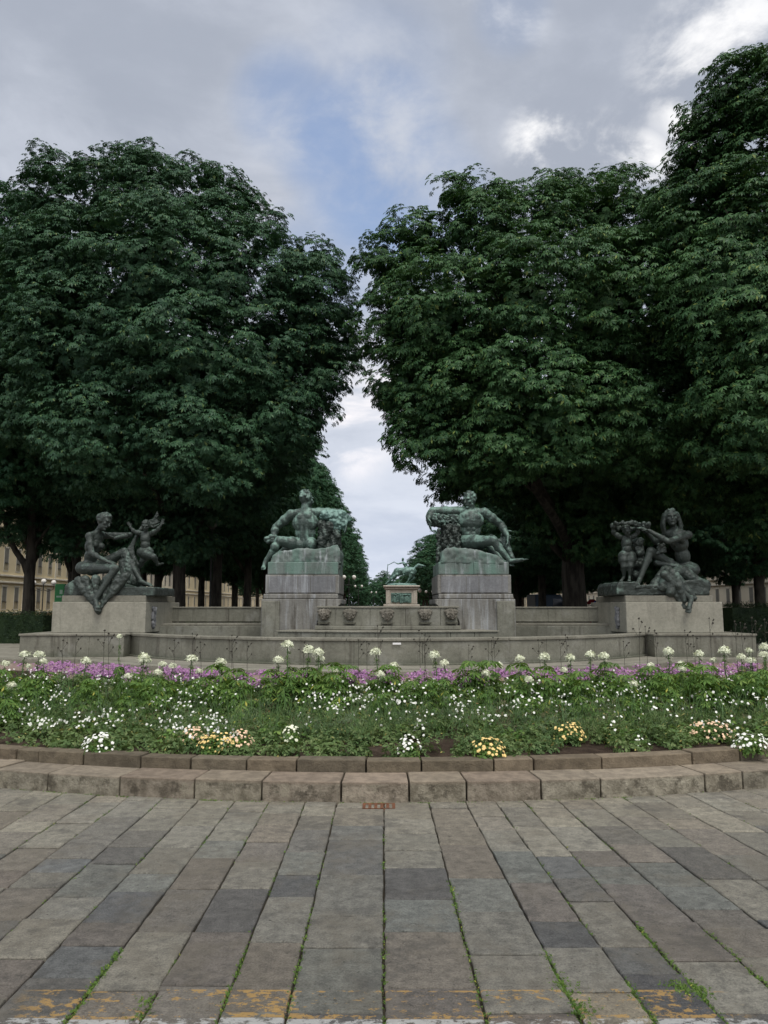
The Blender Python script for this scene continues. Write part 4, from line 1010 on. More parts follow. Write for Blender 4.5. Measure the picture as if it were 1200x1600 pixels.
# ---- wall with masks, its ledges and the side walls
def mask_wall():
    t = empty('mask_wall'); Yf = 21.5; Rw = 9.0; c = (X(606, Yf), Yf + Rw); a = math.asin((X(716, Yf) - c[0]) / Rw) * 1.0
    mb = MB(); n = 8
    for i in range(n): mb.arc(c, Rw - .4, Rw, -a + 2 * a * i / n + .0004, -a + 2 * a * (i + 1) / n - .0004, 1.06, 1.56, 5)
    mb.build('wall', 'basin_stone', t, bevel=.008)
    mb = MB(); mb.arc(c, Rw - .45, Rw + .03, -a - .004, a + .004, 1.563, 1.615, 40); mb.build('coping', 'step_stone', t, bevel=.012)
    mb = MB(); mb.arc(c, Rw - .4, Rw + .14, -a - .006, a + .006, .94, 1.057, 40); mb.build('ledge', 'basin_stone', t, bevel=.02)
    for px in (504, 546.5, 605, 664.5, 708):
        al = math.asin((X(px, Yf - .05) - c[0]) / (Rw + .05)) * (1.0 if abs(px - 606) < 90 else .985); n_ = Vector((math.sin(al), -math.cos(al), 0)); p = Vector((c[0], c[1], 0)) + n_ * (Rw + .03) + Vector((0, 0, Z(960, 21.5)))
        m = MB(); s = 1.3
        add_head(m, p + n_ * .03, (0, 0, 1), n_, s, beard=(px == 605), hair='short', curls=40, seed=int(px)); rm_ = random.Random(int(px))
        r = n_.cross(Vector((0, 0, 1)))
        for k in range(22):
            aa = k / 22 * 2 * math.pi + rm_.uniform(-.1, .1); ra = rm_.uniform(.11, .15)
            m.ell(p + r * math.cos(aa) * ra + Vector((0, 0, math.sin(aa) * ra)) + n_ * rm_.uniform(0, .05), rm_.uniform(.025, .045), seg=8, rings=6)
        for q in (-1, 1):
            m.ell(p + r * q * .12 + Vector((0, 0, .05)), (.06, .06, .08)); m.cap(p + r * q * .1 + Vector((0, 0, .12)), .04, p + r * q * .19 + Vector((0, 0, .08)), .03)
        m.ell(p - n_ * .03, (.13, .13, .14)); m.ell(p + n_ * .10 - Vector((0, 0, .115)), (.05, .05, .03))
        hd = remesh(m, 'lion_mask', 'mask_stone', .012, t, 1, .012, 14, .006)
        m = MB(); b = p - Vector((0, 0, .225)); ax = (r, n_, Vector((0, 0, 1)))
        vs = []
        for dz, w, e in ((0, .17, .13), (-.05, .15, .10)):
            for q, g_ in ((-1, -.06), (1, -.06), (1, e), (-1, e)): vs.append(b + r * q * w + n_ * g_ + Vector((0, 0, dz)))
        m.add(vs, [(0, 1, 2, 3), (7, 6, 5, 4), (0, 4, 5, 1), (1, 5, 6, 2), (2, 6, 7, 3), (3, 7, 4, 0)]); m.build('bracket', 'basin_stone', hd)
    pin(t, (c[0], Yf, .9)); tag(t, 'low curved wall with five carved water-spout masks between the two giants', 'fountain wall')
    t = empty('fountain_step'); R2 = 10.5; Yf = 20.6; c = (X(606, Yf), Yf + R2); a = math.asin((X(781, Yf) - c[0]) / R2); mb = MB()
    for i in range(9): mb.arc(c, R2 - 1.3, R2, -a + 2 * a * i / 9 + .0005, -a + 2 * a * (i + 1) / 9 - .0005, .3, .885, 5)
    mb.build('riser', 'basin_stone', t, bevel=.008); mb = MB(); mb.arc(c, R2 - 1.35, R2 + .03, -a - .004, a + .004, .888, .935, 40); mb.build('tread', 'step_stone', t, bevel=.014)
    pin(t, (c[0], Yf, .5)); tag(t, 'low curved stone step below the wall of masks, inside the basin', 'step')
mask_wall()
def side_wall(pa, pb, side, label):
    t = empty('side_wall'); Y = 24.2; a, b = X(pa, Y), X(pb, Y); n = 3
    mb = MB()
    for i in range(n): mb.box((a + (b - a) * i / n + .002, Y, 1.12), (a + (b - a) * (i + 1) / n - .002, Y + .4, 1.55))
    mb.build('upper_course', 'basin_stone', t, bevel=.01)
    mb = MB(); mb.box((a - .02, Y - .03, 1.553), (b + .02, Y + .43, 1.60)); mb.build('coping', 'step_stone', t, bevel=.012)
    # bench running slantwise in front
    mb = MB(); d0, d1 = (1.5, .35) if side < 0 else (.35, 1.5)
    mb.prism([(a, Y - d0), (b, Y - d1), (b, Y + .3), (a, Y + .3)], .5, 1.0); mb.build('bench', 'basin_stone', t, bevel=.015)
    mb = MB(); mb.prism([(a, Y - d0 + .25), (b, Y - d1 + .12), (b, Y + .3), (a, Y + .3)], 1.003, 1.085); mb.build('moulding', 'step_stone', t, bevel=.015)
    pin(t, ((a + b) / 2, Y, .5)); tag(t, label, 'wall', 'side walls of the fountain')
side_wall(246, 413, -1, 'plain stone side wall left of the giant seen from behind')
side_wall(800, 968, 1, 'plain stone side wall right of the bearded giant')

# ------------------------------------------------------------------ equestrian monument
def monument():
    t = empty('equestrian_monument'); Y = 90.0; P = lambda a, b, d=0.0: W(a, b, Y + d)
    def bx(name, pa, pb, ya, yb, yf, dep, mat, bev=.06, parent=t):
        mb = MB(); mb.box((X(pa, yf), yf, Z(yb, yf) if yb < 950 else .05), (X(pb, yf), yf + dep, Z(ya, yf))); return mb.build(name, mat, parent, bevel=bev)
    bx('base', 599, 656, 944, 990, Y - .2, 3.0, 'monument_stone'); pl = bx('plinth', 603.5, 651.5, 921, 943.8, Y, 2.6, 'monument_stone')
    bx('corner_pier', 603, 609, 922, 943.5, Y - .12, .5, 'monument_stone', .03); bx('corner_pier', 646, 652, 922, 943.5, Y - .12, .5, 'monument_stone', .03)
    bx('cornice', 601, 654.5, 917.5, 920.8, Y - .2, 3.0, 'monument_stone', .08); bx('cornice', 598.5, 657, 914.5, 917.3, Y - .4, 3.4, 'monument_stone', .12)
    mb = MB(); mb.box((X(611, Y), Y - .06, Z(941.5, Y)), (X(643, Y), Y + .1, Z(926.5, Y))); rr = random.Random(3)
    for i in range(12):
        p = P(613.5 + i * 2.45, 935 + rr.uniform(-1.5, 1), -.08); mb.cap(p - Vector((0, 0, .45)), .1, p + Vector((rr.uniform(-.15, .15), 0, .2)), .08, 6); mb.ell(p + Vector((0, 0, .42)), .1, seg=6, rings=5)
    mb.build('relief_panel', 'bronze_verdigris', t)
    mb = MB(); mb.ell(P(627, 914, 1.3), (1.9, 1.1, .22)); h = MB()
    remesh(mb, 'bronze_ground', 'bronze_verdigris', .06, t, 1, .08, 2, .04)
    h.ell(P(643, 893, 1.3), (.62, .5, .55)); h.cap(P(641, 893, 1.3), .52, P(624, 893, 1.3), .46); h.ell(P(621, 894, 1.3), (.5, .42, .55))
    h.cap(P(620, 893, 1.3), .36, P(613, 901, 1.3), .24); h.cap(P(613, 901, 1.3), .22, P(607.5, 910, 1.3), .11); h.cap(P(618, 890, 1.2), .1, P(612, 898, 1.25), .08)
    h.cap(P(646, 889, 1.3), .14, P(654, 883, 1.3), .22); h.cap(P(654, 883, 1.3), .22, P(665, 885, 1.3), .06); h.cap(P(652, 885, 1.3), .16, P(660, 887, 1.3), .05)
    for a in (-.25, .25):
        h.cap(P(643, 896, 1.3 + a), .3, P(644 + a * 14, 903, 1.3 + a), .14); h.cap(P(644 + a * 14, 903, 1.3 + a), .13, P(639 + a * 8, 908, 1.3 + a), .08); h.cap(P(639 + a * 8, 908, 1.3 + a), .08, P(636 + a * 8, 912.5, 1.3 + a), .09)
        h.cap(P(621, 897, 1.3 + a), .2, P(613 + a * 10, 905, 1.3 + a), .12); h.cap(P(613 + a * 10, 905, 1.3 + a), .11, P(608 + a * 20, 912, 1.3 + a), .08)
    remesh(h, 'horse', 'bronze_verdigris', .045, t, 2, .04, 3, .02)
    r = MB()
    J = dict(pelvis=P(635, 887, 1.3), chest=P(631.5, 882, 1.3), neck=P(630, 878.5, 1.3), head=P(629.5, 875, 1.28), shl=P(628, 879.5, 1.0), ell=P(622, 881, .9), wrl=P(617, 879, .9), hdl=P(615, 878, .9),
             shr=P(632, 879.5, 1.6), elr=P(636, 883, 1.7), wrr=P(631, 886, 1.7), knl=P(627, 891, .8), anl=P(631, 898, .75), tol=P(628, 900, .7), knr=P(628, 890, 1.9), anr=P(632, 898, 1.9), tor=P(629, 900, 1.9))
    add_body(r, J, 1.25, (-1, -.2, 0), 'male', 1.3); add_head(r, J['head'], (0, 0, 1), (-1, 0, 0), 1.4, face=True); r.ell(P(629.5, 873, 1.28), (.14, .14, .14))
    remesh(r, 'rider', 'bronze_verdigris', .04, t, 1, .02, 4, .01)
    s = MB(); s.tube([P(606, 881.5, .9), P(604.5, 902, .9)], [.04, .06], 6); s.cap(P(616, 878, .9), .05, P(606, 883, .9), .04, 6); s.build('banner_staff', 'bronze_verdigris', t)
    pin(t, (X(627, Y), Y, .1)); tag(t, 'verdigris bronze rider on a falling horse atop a pale stone plinth, far down the avenue', 'monument')
monument()

# ------------------------------------------------------------------ buildings along both streets
def make_window():
    mb = MB(); mb.box((-.50, -.02, 0), (.50, .06, .12), 2); mb.box((-.56, -.06, 2.35), (.56, .04, 2.5), 2)
    mb.box((-.50, -.03, .12), (-.40, .04, 2.35), 2); mb.box((.40, -.03, .12), (.50, .04, 2.35), 2)
    mb.box((-.40, .012, .12), (.40, .03, 2.35), 1)
    for x in (-.38, .02): mb.box((x, -.035, .9), (x + .36, .008, 2.3), 0)
    for i in range(7): mb.box((-.38 + i * .125, -.05, .12), (-.355 + i * .125, -.04, .85), 3)
    mb.box((-.4, -.055, .85), (.4, -.035, .89), 3)
    o = mb.build('window', ['shutter', 'window_glass', 'facade_trim', 'iron']); return o
WIN = make_window(); WIN_used = False
def building(side, y0, y1, h, wall, bay, label, door=None):
    global WIN_used
    t = empty('apartment_building'); x = side * 38.0; d = 14 * side; lo, hi = sorted((x, x + d))
    mb = MB(); mb.box((lo, y0, 0), (hi, y1, h)); mb.build('wall', wall, t)
    mb = MB(); a, b = sorted((x, x - side * .22)); zs = [.9, 3.95, 4.6, 8.3, 12.1]
    for z in zs: mb.box((a, y0, z), (b, y1, z + .2))
    a2, b2 = sorted((x, x - side * .7)); mb.box((a2, y0, h - .7), (b2, y1, h - .25))
    n = int((y1 - y0) / bay)
    for i in range(0, n + 1, 3):
        y = min(y0 + i * bay, y1 - .35); a3, b3 = sorted((x, x - side * .12)); mb.box((a3, y, 4.8), (b3, y + .35, h - .7))
    mb.build('cornice', 'facade_trim', t, bevel=.04)
    rf = MB(); m_ = (lo + hi) / 2
    rf.add([(lo - .5, y0, h), (hi + .5, y0, h), (hi + .5, y1, h), (lo - .5, y1, h), (m_, y0 + 1, h + 3), (m_, y1 - 1, h + 3)], [(0, 1, 4), (1, 2, 5, 4), (2, 3, 5), (3, 0, 4, 5), (0, 3, 2, 1)]); r = rf.build('roof', 'roof_tile', t)
    k = 0
    for fl, z in enumerate((1.25, 5.1, 8.8, 12.5)):
        for i in range(n):
            y = y0 + (i + .5) * bay
            if fl == 0 and door and abs(y - door) < 1.6: continue
            o = WIN if not WIN_used else WIN.copy()
            if WIN_used: COL.objects.link(o)
            WIN_used = True; o.parent = t; o.location = (x - side * .004, y, z); o.rotation_euler = (0, 0, R(90) if side < 0 else R(-90)); k += 1
    if door:
        mb = MB(); a, b = sorted((x - side * .05, x + side * .1)); mb.box((a, door - .95, .1), (b, door + .95, 3.4)); mb.build('door', 'dark_door', t)
        mb = MB(); a, b = sorted((x - side * .15, x)); mb.box((a, door - 1.25, .1), (b, door - .96, 3.7)); mb.box((a, door + .96, .1), (b, door + 1.25, 3.7)); mb.box((a, door - .955, 3.41), (b, door + .955, 3.7)); mb.build('door_surround', 'facade_trim', t)
    mb = MB()
    for i in range(1, n, 4):
        y = y0 + (i + .5) * bay; a, b = sorted((x, x - side * 1.1)); mb.box((a, y - 1.5, 8.32), (b, y + 1.5, 8.5)); b1, b2_ = sorted((x - side * 1.1, x - side * 1.05))
        for q in range(13): mb.box((b1, y - 1.5 + q * .245, 8.5), (b2_, y - 1.47 + q * .245, 9.4))
        mb.box((b1 - .01, y - 1.5, 9.4), (b2_ + .01, y + 1.5, 9.46))
    mb.build('balcony', 'facade_trim', t)
    pin(t, (x, (y0 + y1) / 2, 0)); tag(t, label, 'building', 'apartment houses along the square')
building(-1, 56, 96, 19, 'facade_yellow', 2.45, 'yellow apartment house with tall shuttered windows and a dark door at the left edge', 79.3)
building(-1, 96.3, 142, 21, 'facade_cream', 2.6, 'cream apartment house mostly hidden behind the left trees')
building(-1, 142.3, 240, 20, 'facade_yellow', 4.6, 'yellow apartment house seen between the trunks left of the giant with his back turned')
building(1, 60, 100, 18, 'facade_cream', 2.6, 'cream apartment house glimpsed at the far right beyond the hedge')
building(1, 100.3, 160, 20, 'facade_cream', 3.0, 'cream apartment house behind the thick right trunk')
building(1, 160.3, 225, 16, 'facade_yellow', 3.2, 'yellow apartment house seen between the trunks right of the bearded giant')

# ------------------------------------------------------------------ street lamps and small things
def lamp(x, y, h, arms, label, globe='globe_glass', rad=.17, group='globe street lamps'):
    t = empty('street_lamp', (x, y, .08)); mb = MB()
    mb.lathe([(.14, 0), (.14, .25), (.09, .4), (.055, .9), (.045, h - .5), (.06, h - .45), (.04, h - .3)], seg=10)
    for i in range(arms):
        o = (i - (arms - 1) / 2) * .95 if arms > 1 else 0
        if abs(o) > .01: mb.tube([(0, 0, h - .8), (o * .5, 0, h - .95), (o, 0, h - .75), (o, 0, h - .35)], .028, 7)
        else: mb.tube([(0, 0, h - .5), (0, 0, h - .2)], .03, 7)
    mb.build('post', 'iron', t, smooth=True)
    for i in range(arms):
        o = (i - (arms - 1) / 2) * .95 if arms > 1 else 0
        q = MB(); z = h - .35 + rad * .9 + (.12 if arms == 3 and i == 1 else 0); q.ell((o, 0, z), rad); q.lathe([(rad * .45, z - rad * 1.08), (rad * .4, z - rad * .8)], (o, 0, 0), 10); q.build('globe', globe, t, smooth=True)
    tag(t, label, 'street lamp', group)
lamp(X(66, 70), 70, 3.9, 3, 'three-globe street lamp in front of the yellow house at the left edge', rad=.24)
lamp(X(545, 70), 70, 4.45, 2, 'two-globe street lamp just right of the giant seen from behind', rad=.2)
lamp(X(560, 105), 105, 4.6, 2, 'smaller two-globe lamp next beyond the one beside the left giant')
lamp(X(584, 150), 150, 4.6, 2, 'tiny distant lamp left of the horse monument')
lamp(X(656, 120), 120, 4.2, 1, 'single-globe lamp right of the horse monument plinth', rad=.3)
lamp(X(671, 110), 110, 3.9, 2, 'two-globe lamp between the horse monument and the bearded giant', rad=.2)
lamp(X(328, 40), 40, 6.1, 1, 'lamp with a dim grey globe under the left trees', 'globe_dim', .33)
lamp(X(313, 62), 62, 2.9, 1, 'low lamp with a pale flat globe between the left trunks', rad=.24)
def green_sign():
    t = empty('advertising_panel', (X(93, 44), 44, .09)); mb = MB(); mb.box((-.30, -.08, .9), (.30, .08, 2.85)); mb.build('frame', 'sign_green', t, bevel=.03)
    mb = MB(); mb.box((-.24, -.095, 1.6), (.24, -.082, 2.75)); mb.build('poster', 'sign_green', t)
    mb = MB(); mb.box((.0, -.105, 2.25), (.18, -.097, 2.5)); mb.box((-.18, -.105, 2.05), (.12, -.097, 2.15)); mb.build('poster_print', 'sign_pale', t)
    mb = MB(); mb.box((-.06, -.05, 0), (.06, .05, .9)); mb.build('post', 'iron', t)
    tag(t, 'green rectangular advertising panel peeping out left of the crouching woman pedestal', 'sign')
green_sign()
def van(x, y, rz, paint, label, L=5.4, H=2.5):
    t = empty('parked_van', (x, y, .1), rz); Wd = 1.0
    mb = MB(); pr = [(-L / 2, .45), (-L / 2, H), (L / 2 - 1.4, H), (L / 2 - .65, 1.45), (L / 2, 1.15), (L / 2, .45)]
    mb.prism_y(pr, -Wd, Wd); mb.build('body', paint, t, bevel=.08, bseg=3)
    mb = MB(); mb.prism_y([(L / 2 - 2.1, 1.4), (L / 2 - 2.1, H - .35), (L / 2 - 1.42, H - .35), (L / 2 - .85, 1.4)], -Wd - .012, -Wd + .02); mb.prism_y([(L / 2 - 2.1, 1.4), (L / 2 - 2.1, H - .35), (L / 2 - 1.42, H - .35), (L / 2 - .85, 1.4)], Wd - .02, Wd + .012)
    mb.build('side_window', 'window_glass', t)
    for sx in (-L / 2 + 1, L / 2 - .95):
        for sy in (-Wd, Wd):
            m = MB(); m.tube([(sx, sy - .12, .35), (sx, sy + .08, .35)], .35, 18); w = m.build('wheel', 'tyre', t)
    for sy in (-.7, .7):
        m = MB(); m.box((L / 2 - .05, sy - .16, .85), (L / 2 + .03, sy + .16, 1.05)); m.build('headlight', 'globe_glass', t)
    tag(t, label, 'van')
van(X(862, 62), 62, R(10), 'van_blue', 'dark blue van parked in the shade behind the right side wall', 3.6, 2.5)
def stall(x, y, w, mat, label, h=1.7, side=None):
    t = empty('market_stall', (x, y, .1)); mb = MB()
    for a in (-w / 2, w / 2):
        for b in (-.6, .6): mb.tube([(a, b, 0), (a, b, h)], .03, 6)
    mb.build('frame', 'iron', t)
    mb = MB(); mb.box((-w / 2 + .05, -.62, .1), (w / 2 - .05, .62, .85)); mb.build('table_skirt', side or mat, t)
    mb = MB(); mb.add([(-w / 2 - .2, -.9, h), (w / 2 + .2, -.9, h), (w / 2 + .2, .9, h), (-w / 2 - .2, .9, h), (-w / 2, 0, h + .4), (w / 2, 0, h + .4)], [(0, 1, 5, 4), (2, 3, 4, 5), (1, 2, 5), (3, 0, 4), (0, 3, 2, 1)]); mb.build('canopy', mat, t)
    tag(t, label, 'stall')
stall(X(925.5, 60), 60, .35, 'fabric_red', 'small red covered stand left of the blue and lime stall under the right trees')
stall(X(940, 58), 58, 1.0, 'fabric_blue', 'stall with a blue canopy over lime cloth beside the seated woman pedestal', 1.55, 'fabric_lime')
def bollard():
    t = empty('white_bollard', (X(683, 80), 80, .08)); mb = MB(); mb.lathe([(.3, 0), (.3, .9), (.22, 1.4), (.2, 2.1), (.28, 2.3), (.24, 2.6), (.08, 2.8)], seg=12); mb.build('column', 'van_white', t, smooth=True)
    tag(t, 'small white column standing left of the bearded giant pedestal', 'column')
bollard()
def hedge(x0, x1, y0, y1, h, label, seed):
    g = np.random.default_rng(seed); t = empty('hedge', ((x0 + x1) / 2, (y0 + y1) / 2, .09)); n = int((x1 - x0) * (y1 - y0 + h * 1.2) * 260)
    w, d = (x1 - x0) / 2, (y1 - y0) / 2
    P = g.uniform(-1, 1, (n, 3)) * (w, d, 1); P[:, 2] = (P[:, 2] * .5 + .5) * h
    k = g.integers(0, 3, n); P[k == 0, 1] = -d + g.normal(size=(k == 0).sum()) * .04; P[k == 1, 2] = h + g.normal(size=(k == 1).sum()) * .06
    V, Fq = palmate(P, g.normal(size=(n, 3)) + (0, -.6, .8), g.normal(size=(n, 3)), g.uniform(.04, .08, n), k=3, spread=80, width=.5)
    from_arrays('foliage', V, Fq, 'hedge_leaf', t); mb = MB(); mb.box((-w + .1, -d + .1, 0), (w - .1, d - .1, h - .08)); mb.build('core', 'hedge_leaf', t)
    tag(t, label, 'hedge', 'clipped hedges')
hedge(X(-60, 29), X(80, 29), 28.5, 30, 1.25, 'dark clipped hedge at the left edge beside the pedestal', 1)
hedge(X(1132, 29), X(1290, 29), 28.5, 30, 1.55, 'dark clipped hedge at the right edge beside the pedestal', 2)

# ------------------------------------------------------------------ flower bed
BZ = .225
def soil_z(x, y):
    r = math.hypot(x - KC[0], y - KC[1]); q = (KR - .55 - r) / 3.6; return BZ + .06 * math.sin(max(0, min(1, q)) * math.pi)
def bed_soil():
    g = np.random.default_rng(2); na, nr = 220, 26; vs = []; fs = []
    for j in range(nr + 1):
        r = KR - .535 - 3.65 * j / nr
        for i in range(na + 1):
            a = R(-75) + R(150) * i / na; x, y = KC[0] + r * math.sin(a), KC[1] - r * math.cos(a)
            z = soil_z(x, y) + .03 * mnoise.noise(Vector((x * 5, y * 5, 0))) + .015 * mnoise.noise(Vector((x * 19, y * 19, 3)))
            if j == nr: z = .06
            vs.append((x, y, z))
    for j in range(nr):
        for i in range(na): a = j * (na + 1) + i; fs.append((a, a + 1, a + na + 2, a + na + 1))
    me = bpy.data.meshes.new('flower_bed_soil'); me.from_pydata(vs, [], fs); me.update(); me.materials.append(MT['soil']); me.polygons.foreach_set('use_smooth', [True] * len(fs))
    o = bpy.data.objects.new('flower_bed_soil', me); COL.objects.link(o); struct(o)
bed_soil()
def bed_xy(g, n, r0, r1, amax=37):
    a = np.radians(g.uniform(-amax, amax, n)); r = g.uniform(r0, r1, n); return KC[0] + r * np.sin(a), KC[1] - r * np.cos(a)
def bed_plants():
    g = np.random.default_rng(77); RO = KR - .55
    def mounds(name, n, r0, r1, hgt, rad, per, size, mat, label, k=1, spread=70, width=.3, up=.6, gaps=0.0, jit=.5, droop=.3, erect=0.0):
        x, y = bed_xy(g, n, r0, r1); h = hgt * g.uniform(.55, 1.2, n); rd = rad * g.uniform(.6, 1.3, n)
        keep = np.array([(mnoise.noise(Vector((a * .9, b * .9, 5))) > gaps - .5) for a, b in zip(x, y)]); x, y, h, rd = x[keep], y[keep], h[keep], rd[keep]; n = len(x)
        z = np.array([soil_z(a, b) for a, b in zip(x, y)])
        e = sphere_dirs(n * per, g).reshape(n, per, 3); e[..., 2] = np.abs(e[..., 2]); f = g.uniform(.35, 1.0, (n, per, 1)) ** .6
        P = np.stack([x, y, z], 1)[:, None] + e * f * np.stack([rd, rd, h], 1)[:, None]
        Nn = e + (0, 0, up) + g.normal(size=(n, per, 3)) * jit; T = e + g.normal(size=(n, per, 3)) * .5 + (0, 0, .2 + erect)
        if erect: Nn = g.normal(size=(n, per, 3)) * (1, 1, .2) + (0, -.4, .3)
        V, Fq = palmate(P.reshape(-1, 3), Nn.reshape(-1, 3), T.reshape(-1, 3), size * g.uniform(.6, 1.3, n * per), k=k, spread=spread, width=width, d2=droop)
        stuff(from_arrays(name, V, Fq, mat), label, 'plants'); return P
    mounds('low_foliage', 900, RO - 1.5, RO + .0, .17, .12, 36, .05, 'bed_leaf', 'low green leaves along the front of the flower bed', k=3, width=.5, gaps=.13)
    mounds('low_foliage', 520, RO - 2.3, RO - .5, .27, .20, 44, .08, 'bed_leaf', 'dark fine leaves filling the middle of the flower bed', k=2, spread=25, width=.14, up=.2, gaps=.22, erect=1.0)
    mounds('grey_foliage', 330, RO - 2.6, RO - .7, .30, .2, 50, .08, 'grey_leaf', 'grey-green feathery leaves scattered through the bed', k=2, spread=30, width=.14, up=.1, gaps=.3, erect=1.2)
    mounds('tall_foliage', 560, RO - 3.62, RO - 2.0, .42, .2, 55, .09, 'bed_leaf', 'taller green leaves at the back of the flower bed', k=5, spread=80, width=.3, gaps=.12)
    mounds('brown_foliage', 260, RO - 3.0, RO - .6, .30, .2, 46, .06, 'brown_leaf', 'dry olive brown leaves and seed heads among the flowers', k=2, spread=40, width=.2, up=.1, gaps=.32, erect=1.0)
    mounds('broad_leaves', 420, RO - 2.6, RO - .15, .20, .17, 26, .055, 'lime_leaf', 'lighter broad green leaves in patches through the bed', k=3, spread=70, width=.6, gaps=.38)
    # stringy stems
    n = 5200; x, y = bed_xy(g, n, RO - 3.4, RO - .5); z = np.array([soil_z(a, b) for a, b in zip(x, y)]); P = np.stack([x, y, z], 1)
    V, Fq = palmate(P, g.normal(size=(n, 3)) * (1, 1, .2), g.normal(size=(n, 3)) * .28 + (0, 0, 1), g.uniform(.2, .52, n), k=1, width=.018, d1=0, d2=.0)
    stuff(from_arrays('thin_stems', V, Fq, 'stem_green'), 'thin upright green stems among the flowers', 'stems')
    # small white blossoms
    def blooms(name, n, r0, r1, z0, z1, size, mat, label, k=5, clus=5, cs=.06, thr=-.05, zs=1.0):
        m = n // clus; x, y = bed_xy(g, m * 2, r0, r1); keep = np.array([mnoise.noise(Vector((a * 1.3, b * 1.3, 9 + len(name)))) > thr for a, b in zip(x, y)]); x, y = x[keep][:m], y[keep][:m]; m = len(x)
        z = np.array([soil_z(a, b) for a, b in zip(x, y)]) + g.uniform(z0, z1, m)
        P = (np.stack([x, y, z], 1)[:, None] + g.normal(size=(m, clus, 3)) * (cs, cs, cs * .6 * zs)).reshape(-1, 3); n = len(P)
        V, Fq = palmate(P, g.normal(size=(n, 3)) * .55 + (0, -.75, .65), g.normal(size=(n, 3)), size * g.uniform(.65, 1.25, n), k=k, spread=144, width=.85, d1=0, d2=.05, taper=0)
        stuff(from_arrays(name, V, Fq, mat), label, 'flowers')
    blooms('white_blossoms', 1350, RO - 2.6, RO - .25, .16, .40, .014, 'white_petal', 'tiny white blossoms scattered over the middle of the bed', clus=4, cs=.06, thr=-.08)
    blooms('white_blossoms', 900, RO - 1.0, RO - .10, .10, .20, .015, 'white_petal', 'low white blossoms clustered near the front edge', clus=6, cs=.06, thr=.12)
    blooms('white_blossoms', 620, RO - 2.7, RO - 1.3, .26, .44, .014, 'white_petal', 'smallest white blossoms below the purple band', clus=2, cs=.05)
    # purple band
    m = 680; x, y = bed_xy(g, m, RO - 3.3, RO - 2.2); keep = np.array([mnoise.noise(Vector((a * 2.1, b * 1.6, 2))) > -.12 for a, b in zip(x, y)]); x, y = x[keep], y[keep]; m = len(x)
    z = np.array([soil_z(a, b) for a, b in zip(x, y)]) + g.uniform(.37, .51, m); c = 16
    P = (np.stack([x, y, z], 1)[:, None] + g.normal(size=(m, c, 3)) * (.034, .034, .018)).reshape(-1, 3); n = len(P)
    V, Fq = palmate(P, g.normal(size=(n, 3)) * .45 + (0, -.5, .8), g.normal(size=(n, 3)), g.uniform(.012, .021, n), k=5, spread=144, width=.85, d1=0, d2=.08, taper=0)
    stuff(from_arrays('purple_blossoms', V, Fq, 'purple_petal'), 'broken band of purple verbena blossoms along the back of the flower bed', 'flowers')
bed_plants()
def ground_hit(px, py, z=BZ):
    a = W(px, py, 1.0) - Vector((0, 0, EYE)); t = (z - EYE) / a.z; return Vector((a.x * t, t, z))
# yellow and peach flower clumps by the front edge
def clump_plant(px, py, r, mat, label, seed):
    g = np.random.default_rng(seed); p = ground_hit(px, py, .34); t = empty('flower_clump', (p.x, p.y, soil_z(p.x, p.y))); n = 150
    e = sphere_dirs(n, g); e[:, 2] = np.abs(e[:, 2]); P = e * (r, r * .7, .17) * g.uniform(.4, 1, (n, 1))
    V, Fq = palmate(P, e + (0, 0, .5), g.normal(size=(n, 3)), g.uniform(.03, .055, n), k=3, width=.5); from_arrays('leaves', V, Fq, 'lime_leaf', t)
    n = int(64 * r / .2); e = sphere_dirs(n, g); e[:, 2] = np.abs(e[:, 2]) + .3; e[:, 1] -= .3; e = unit(e); P = e * (r * 1.1, r * .75, .21) * g.uniform(.8, 1.05, (n, 1))
    V, Fq = palmate(P, e + (0, -.4, .3), g.normal(size=(n, 3)), g.uniform(.009, .019, n), k=5, spread=144, width=.9, d1=0, d2=.1, taper=0); from_arrays('blossoms', V, Fq, mat, t)
    tag(t, label, 'flowers', 'low flower clumps at the front of the bed')
for i, (px, py, r, mat, lb) in enumerate([(302, 1152, .16, 'peach_petal', 'peach flower clump left of the pale yellow clump near the front edge'), (340, 1160, .2, 'yellow_petal', 'pale yellow flower clump near the front edge, left part of the bed'), (372, 1158, .17, 'peach_petal', 'peach flower clump right of the pale yellow one, left part of the bed'),
        (762, 1168, .17, 'yellow_petal', 'yellow flower clump by the edging below the bearded giant'), (888, 1147, .17, 'yellow_petal', 'yellow flower clump set back below the right side wall'),
        (1108, 1142, .26, 'peach_petal', 'large peach flower clump below the seated woman'), (455, 1150, .1, 'cream_petal', 'small cream flower clump below the giant seen from behind'), (155, 1160, .17, 'white_petal', 'white flower clump at the edging, left part of the bed'),
        (1175, 1158, .18, 'white_petal', 'white flower clump at the edging, right edge'), (640, 1166, .12, 'white_petal', 'small white flower clump at the edging, middle of the bed')]):
    clump_plant(px, py, r, mat, lb, 100 + i)
